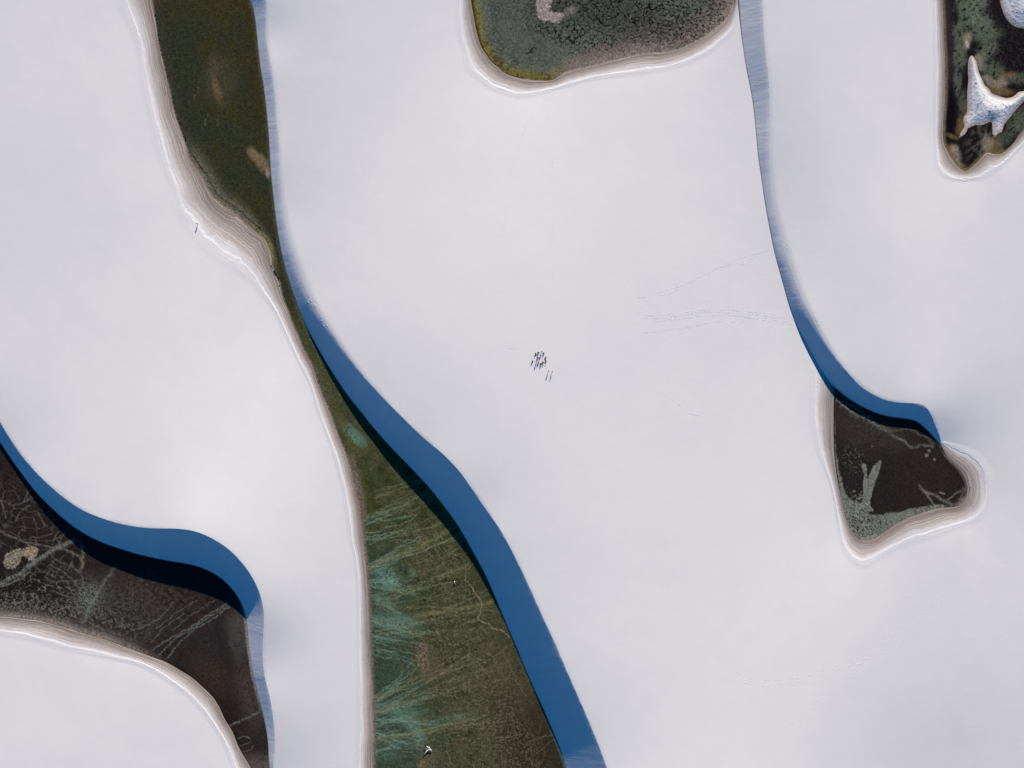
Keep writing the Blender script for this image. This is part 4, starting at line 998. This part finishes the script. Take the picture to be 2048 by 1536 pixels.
branch('branch', lg, [(909.3, 1162, 0.5), (908.5, 1159, 0.3), (906.5, 1155.5, 0.15)], 0.14, 0.08, M_DARKWOOD)

# --- clods of dark peat fallen along the narrow neck of the green lagoon
M_PEAT = plain('dark_peat', (0.022, 0.018, 0.016), 1.0, 0.4, 4.0)
def clod(x, y, r, name, label, group):
    bm = bmesh.new(); bmesh.ops.create_icosphere(bm, subdivisions=2, radius=1.0)
    ph = random.uniform(0, 50)
    for v in bm.verts:
        k = 1+0.5*float(perlin(np.array([v.co.x*1.3+ph]), np.array([v.co.y*1.3+v.co.z+ph]), 1)[0])
        v.co = Vector((v.co.x*k*r*random.uniform(.95, 1.05), v.co.y*k*r*0.8, max(-0.1, v.co.z*k*r*0.5)))
    me = bpy.data.meshes.new(name); bm.to_mesh(me); bm.free(); me.materials.append(M_PEAT)
    o = bpy.data.objects.new(name, me); COL.objects.link(o); o.location = at(x, y); o.rotation_euler.z = random.uniform(0, 6)
    return tag(o, label, 'clod', group)
ORD = ['topmost', 'second from the top', 'third from the top', 'fourth from the top', 'middle one', 'fourth from the bottom', 'third from the bottom', 'second from the bottom', 'lowest']
for q_, (x, y, r) in enumerate(((542.5, 532, .42), (544.5, 536, .35), (548.5, 542, .5), (550.5, 545.5, .7), (552, 549, .6), (555, 553, .55), (557, 556, .62), (556.5, 559.5, .4), (558.5, 571, .35))):
    clod(x, y, r, 'peat_clod', 'dark peat clod, '+ORD[q_]+' in the row at the lagoon neck', 'peat clods at the lagoon neck')
clod(917, 1097+14-56, .5, 'peat_clod', 'lone dark clod at the foot of the long slip face', None)
clod(917.5, 1115, .45, 'peat_clod', 'small black clod on the brown bed above the driftwood log', None)

# --- people
M_SKIN = plain('skin', (0.30, 0.17, 0.11), 0.6, 0.1); M_HAIR = plain('dark_hair', (0.012, 0.010, 0.009), 0.7, 0.3, 30)
CL = [plain('black_cloth', (0.012, 0.012, 0.014), 0.9), plain('navy_cloth', (0.012, 0.015, 0.03), 0.9), plain('charcoal_cloth', (0.03, 0.03, 0.032), 0.9), plain('dark_grey_cloth', (0.05, 0.048, 0.046), 0.9)]
def body(pose):
    """joints as connected edges with a radius each, grown into one skin"""
    V, R, E_ = [], [], []
    def v(p, r, parent=None, kind=0):
        V.append(Vector(p)); R.append((r, kind))
        if parent is not None: E_.append((parent, len(V)-1))
        return len(V)-1
    sit = pose.startswith('sit')
    hz = 0.13 if sit else 0.93
    up = 0.0
    pel = v((0, 0, hz), 0.135, None, 2)
    lean = -0.06 if sit else 0.0
    wa = v((0, lean*0.5, hz+0.17), 0.12, pel, 1)
    ch = v((0, lean, hz+0.38), 0.145, wa, 1)
    nb = v((0, lean*0.8, hz+0.53), 0.075, ch, 1)
    nk = v((0, lean*0.6+0.01, hz+0.60), 0.055, nb, 0)
    hd = v((0, lean*0.5+0.02, hz+0.69), 0.085, nk, 0)
    tp = v((0, lean*0.5+0.015, hz+0.79), 0.075, hd, 0)
    ns = v((0, lean*0.5+0.115, hz+0.69), 0.018, hd, 0)
    for s in (-1, 1):
        v((s*0.09, lean*0.5+0.01, hz+0.69), 0.018, hd, 0)          # ears
        sh = v((s*0.17, lean, hz+0.49), 0.065, ch, 1)
        if pose == 'stand_arms':
            el = v((s*0.30, 0.10, hz+0.40), 0.045, sh, 1); wr = v((s*0.16, 0.30, hz+0.52), 0.032, el, 0); hdv = Vector((-s*0.3, 0.6, 0.5))
        elif sit:
            el = v((s*0.27, 0.08, hz+0.24), 0.045, sh, 1); wr = v((s*0.18, 0.30, hz+0.25), 0.032, el, 0); hdv = Vector((-s*0.4, 0.8, -0.1))
        else:
            el = v((s*0.23, -0.03, hz+0.20), 0.045, sh, 1); wr = v((s*0.25, 0.05, hz-0.04), 0.032, el, 0); hdv = Vector((0, 0.15, -1))
        hdv.normalize(); pw = V[wr]
        pa = v(pw+hdv*0.075, 0.034, wr, 0)
        side = hdv.cross(Vector((0, 0, 1))); side = side.normalized() if side.length > 0.1 else Vector((0, 1, 0))
        for k_, L_ in enumerate((0.06, 0.07, 0.075, 0.065)):
            b0 = v(V[pa]+side*((k_-1.5)*0.018)+hdv*0.035, 0.009, pa, 0)
            v(V[b0]+hdv*L_+Vector((0, 0, -0.01)), 0.008, b0, 0)
        v(pw+hdv*0.06-side*0.055, 0.010, wr, 0)
        hip = v((s*0.09, 0, hz-0.04 if not sit else hz-0.01), 0.095, pel, 2)
        if pose == 'sit':
            kn = v((s*0.14, 0.40, 0.42), 0.062, hip, 2); an = v((s*0.13, 0.62, 0.07), 0.042, kn, 0); to = v((s*0.14, 0.80, 0.04), 0.035, an, 0)
        elif pose == 'sit_cross':
            kn = v((s*0.38, 0.26, 0.16), 0.065, hip, 2); an = v((-s*0.06, 0.36, 0.07), 0.042, kn, 0); to = v((-s*0.20, 0.38, 0.05), 0.033, an, 0)
        else:
            st = 0.05*s
            kn = v((s*0.10, 0.02+st, 0.50), 0.064, hip, 2); an = v((s*0.11, st, 0.08), 0.044, kn, 2); to = v((s*0.13, 0.17+st, 0.04), 0.036, an, 0)
    me = bpy.data.meshes.new('body'); me.from_pydata([tuple(p) for p in V], E_, []); me.update()
    o = bpy.data.objects.new('body_work', me); COL.objects.link(o)
    sk = o.modifiers.new('skin', 'SKIN'); sk.use_smooth_shade = True
    for i, d in enumerate(me.skin_vertices[0].data):
        kf = 1.25 if R[i][1] else 1.1
        d.radius = (R[i][0]*kf, R[i][0]*kf*(0.82 if i in (1, 2) else 1.0)); d.use_root = (i == 0)
    ss = o.modifiers.new('sub', 'SUBSURF'); ss.levels = 1; ss.render_levels = 1
    dg = bpy.context.evaluated_depsgraph_get(); m2 = bpy.data.meshes.new_from_object(o.evaluated_get(dg))
    bpy.data.objects.remove(o); bpy.data.meshes.remove(me)
    m2.name = 'person_'+pose
    m2.materials.clear()
    for m_ in (M_SKIN, CL[0], CL[1]): m2.materials.append(m_)
    VV = np.array([tuple(p) for p in V])
    for f in m2.polygons:
        c = np.array(f.center); best, kb = 9, 0
        for a_, b_ in E_:
            A_, B_ = VV[a_], VV[b_]; t = np.clip(((c-A_)@(B_-A_))/((B_-A_)@(B_-A_)+1e-9), 0, 1); d = np.linalg.norm(c-A_-t*(B_-A_))-0.5*(R[a_][0]*(1-t)+R[b_][0]*t)
            if d < best: best, kb = d, R[b_][1]
        f.material_index = kb
    bm = bmesh.new(); bmesh.ops.create_uvsphere(bm, u_segments=12, v_segments=8, radius=0.13)
    bmesh.ops.delete(bm, geom=[q_ for q_ in bm.verts if q_.co.z < -0.02 and q_.co.y > -0.03 or q_.co.z < -0.09], context='VERTS')
    for q_ in bm.verts: q_.co += Vector((0, lean*0.5+0.005, hz+0.735))
    hm = bpy.data.meshes.new('hair'); bm.to_mesh(hm); bm.free(); hm.materials.append(M_HAIR)
    return m2, hm
POSES = {p: body(p) for p in ('stand', 'stand_arms', 'sit', 'sit_cross')}
def person(x, y, pose, face, label, c1=0, c2=1, group=None):
    bm_, hm_ = POSES[pose]
    o = bpy.data.objects.new('person', bm_); COL.objects.link(o)
    o.location = at(x, y); o.rotation_euler.z = math.radians(face); o.scale = (1.12, 1.12, 1.08)
    for k_, c in ((1, c1), (2, c2)):
        o.material_slots[k_].link = 'OBJECT'; o.material_slots[k_].material = CL[c]
    h = bpy.data.objects.new('hair', hm_); COL.objects.link(h); h.parent = o
    tag(o, label, 'person', group); return o
def to_ring(x, y): return math.degrees(math.atan2(-(717-y), 1080-x))-90
ring = [
 (1071, 706.5, 'sit', 'person in dark clothes sitting at the top left of the ring', 0, 1),
 (1076.5, 704.5, 'sit_cross', 'cross legged person in dark clothes second from left in the top row of the ring', 2, 0),
 (1083.3, 702.8, 'stand', 'standing person in dark clothes topmost of the ring on the sand', 0, 0),
 (1087.5, 705.8, 'sit', 'person in dark clothes sitting at the top right of the ring', 1, 0),
 (1092, 715.5, 'sit', 'person in dark clothes sitting at the right side of the ring, upper of two', 0, 2),
 (1092.3, 722.5, 'sit_cross', 'person in dark clothes sitting at the right side of the ring, lower of two', 1, 1),
 (1074.8, 714.5, 'sit', 'person in dark clothes sitting at the left side of the ring', 0, 1),
 (1073.3, 721.5, 'stand_arms', 'person standing with raised arms at the lower left of the ring', 0, 0),
 (1064.3, 722.5, 'sit_cross', 'person in dark clothes sitting apart, leftmost beside the ring', 1, 1),
 (1076.3, 725.5, 'sit', 'person in dark clothes sitting at the bottom of the ring, left of three', 2, 0),
 (1081.7, 728, 'sit_cross', 'person in dark clothes sitting at the bottom of the ring, middle of three', 0, 0),
 (1086.5, 725, 'sit', 'person in dark clothes sitting at the bottom of the ring, right of three', 1, 2)]
for x, y, po, lb, a_, b_ in ring:
    person(x, y, po, to_ring(x, y), lb, a_, b_, 'people gathered in a ring on the sand')
person(1096.6, 742.3, 'stand_arms', 40, 'person standing below the ring, left of the pair, with a long shadow', 2, 0, 'pair standing below the ring')
person(1104.3, 743.5, 'stand', 50, 'person standing below the ring, right of the pair, with a thin shadow', 0, 1, 'pair standing below the ring')
person(396, 448, 'stand_arms', 150, 'lone person in dark clothes standing on the edge of the left beach', 0, 0)
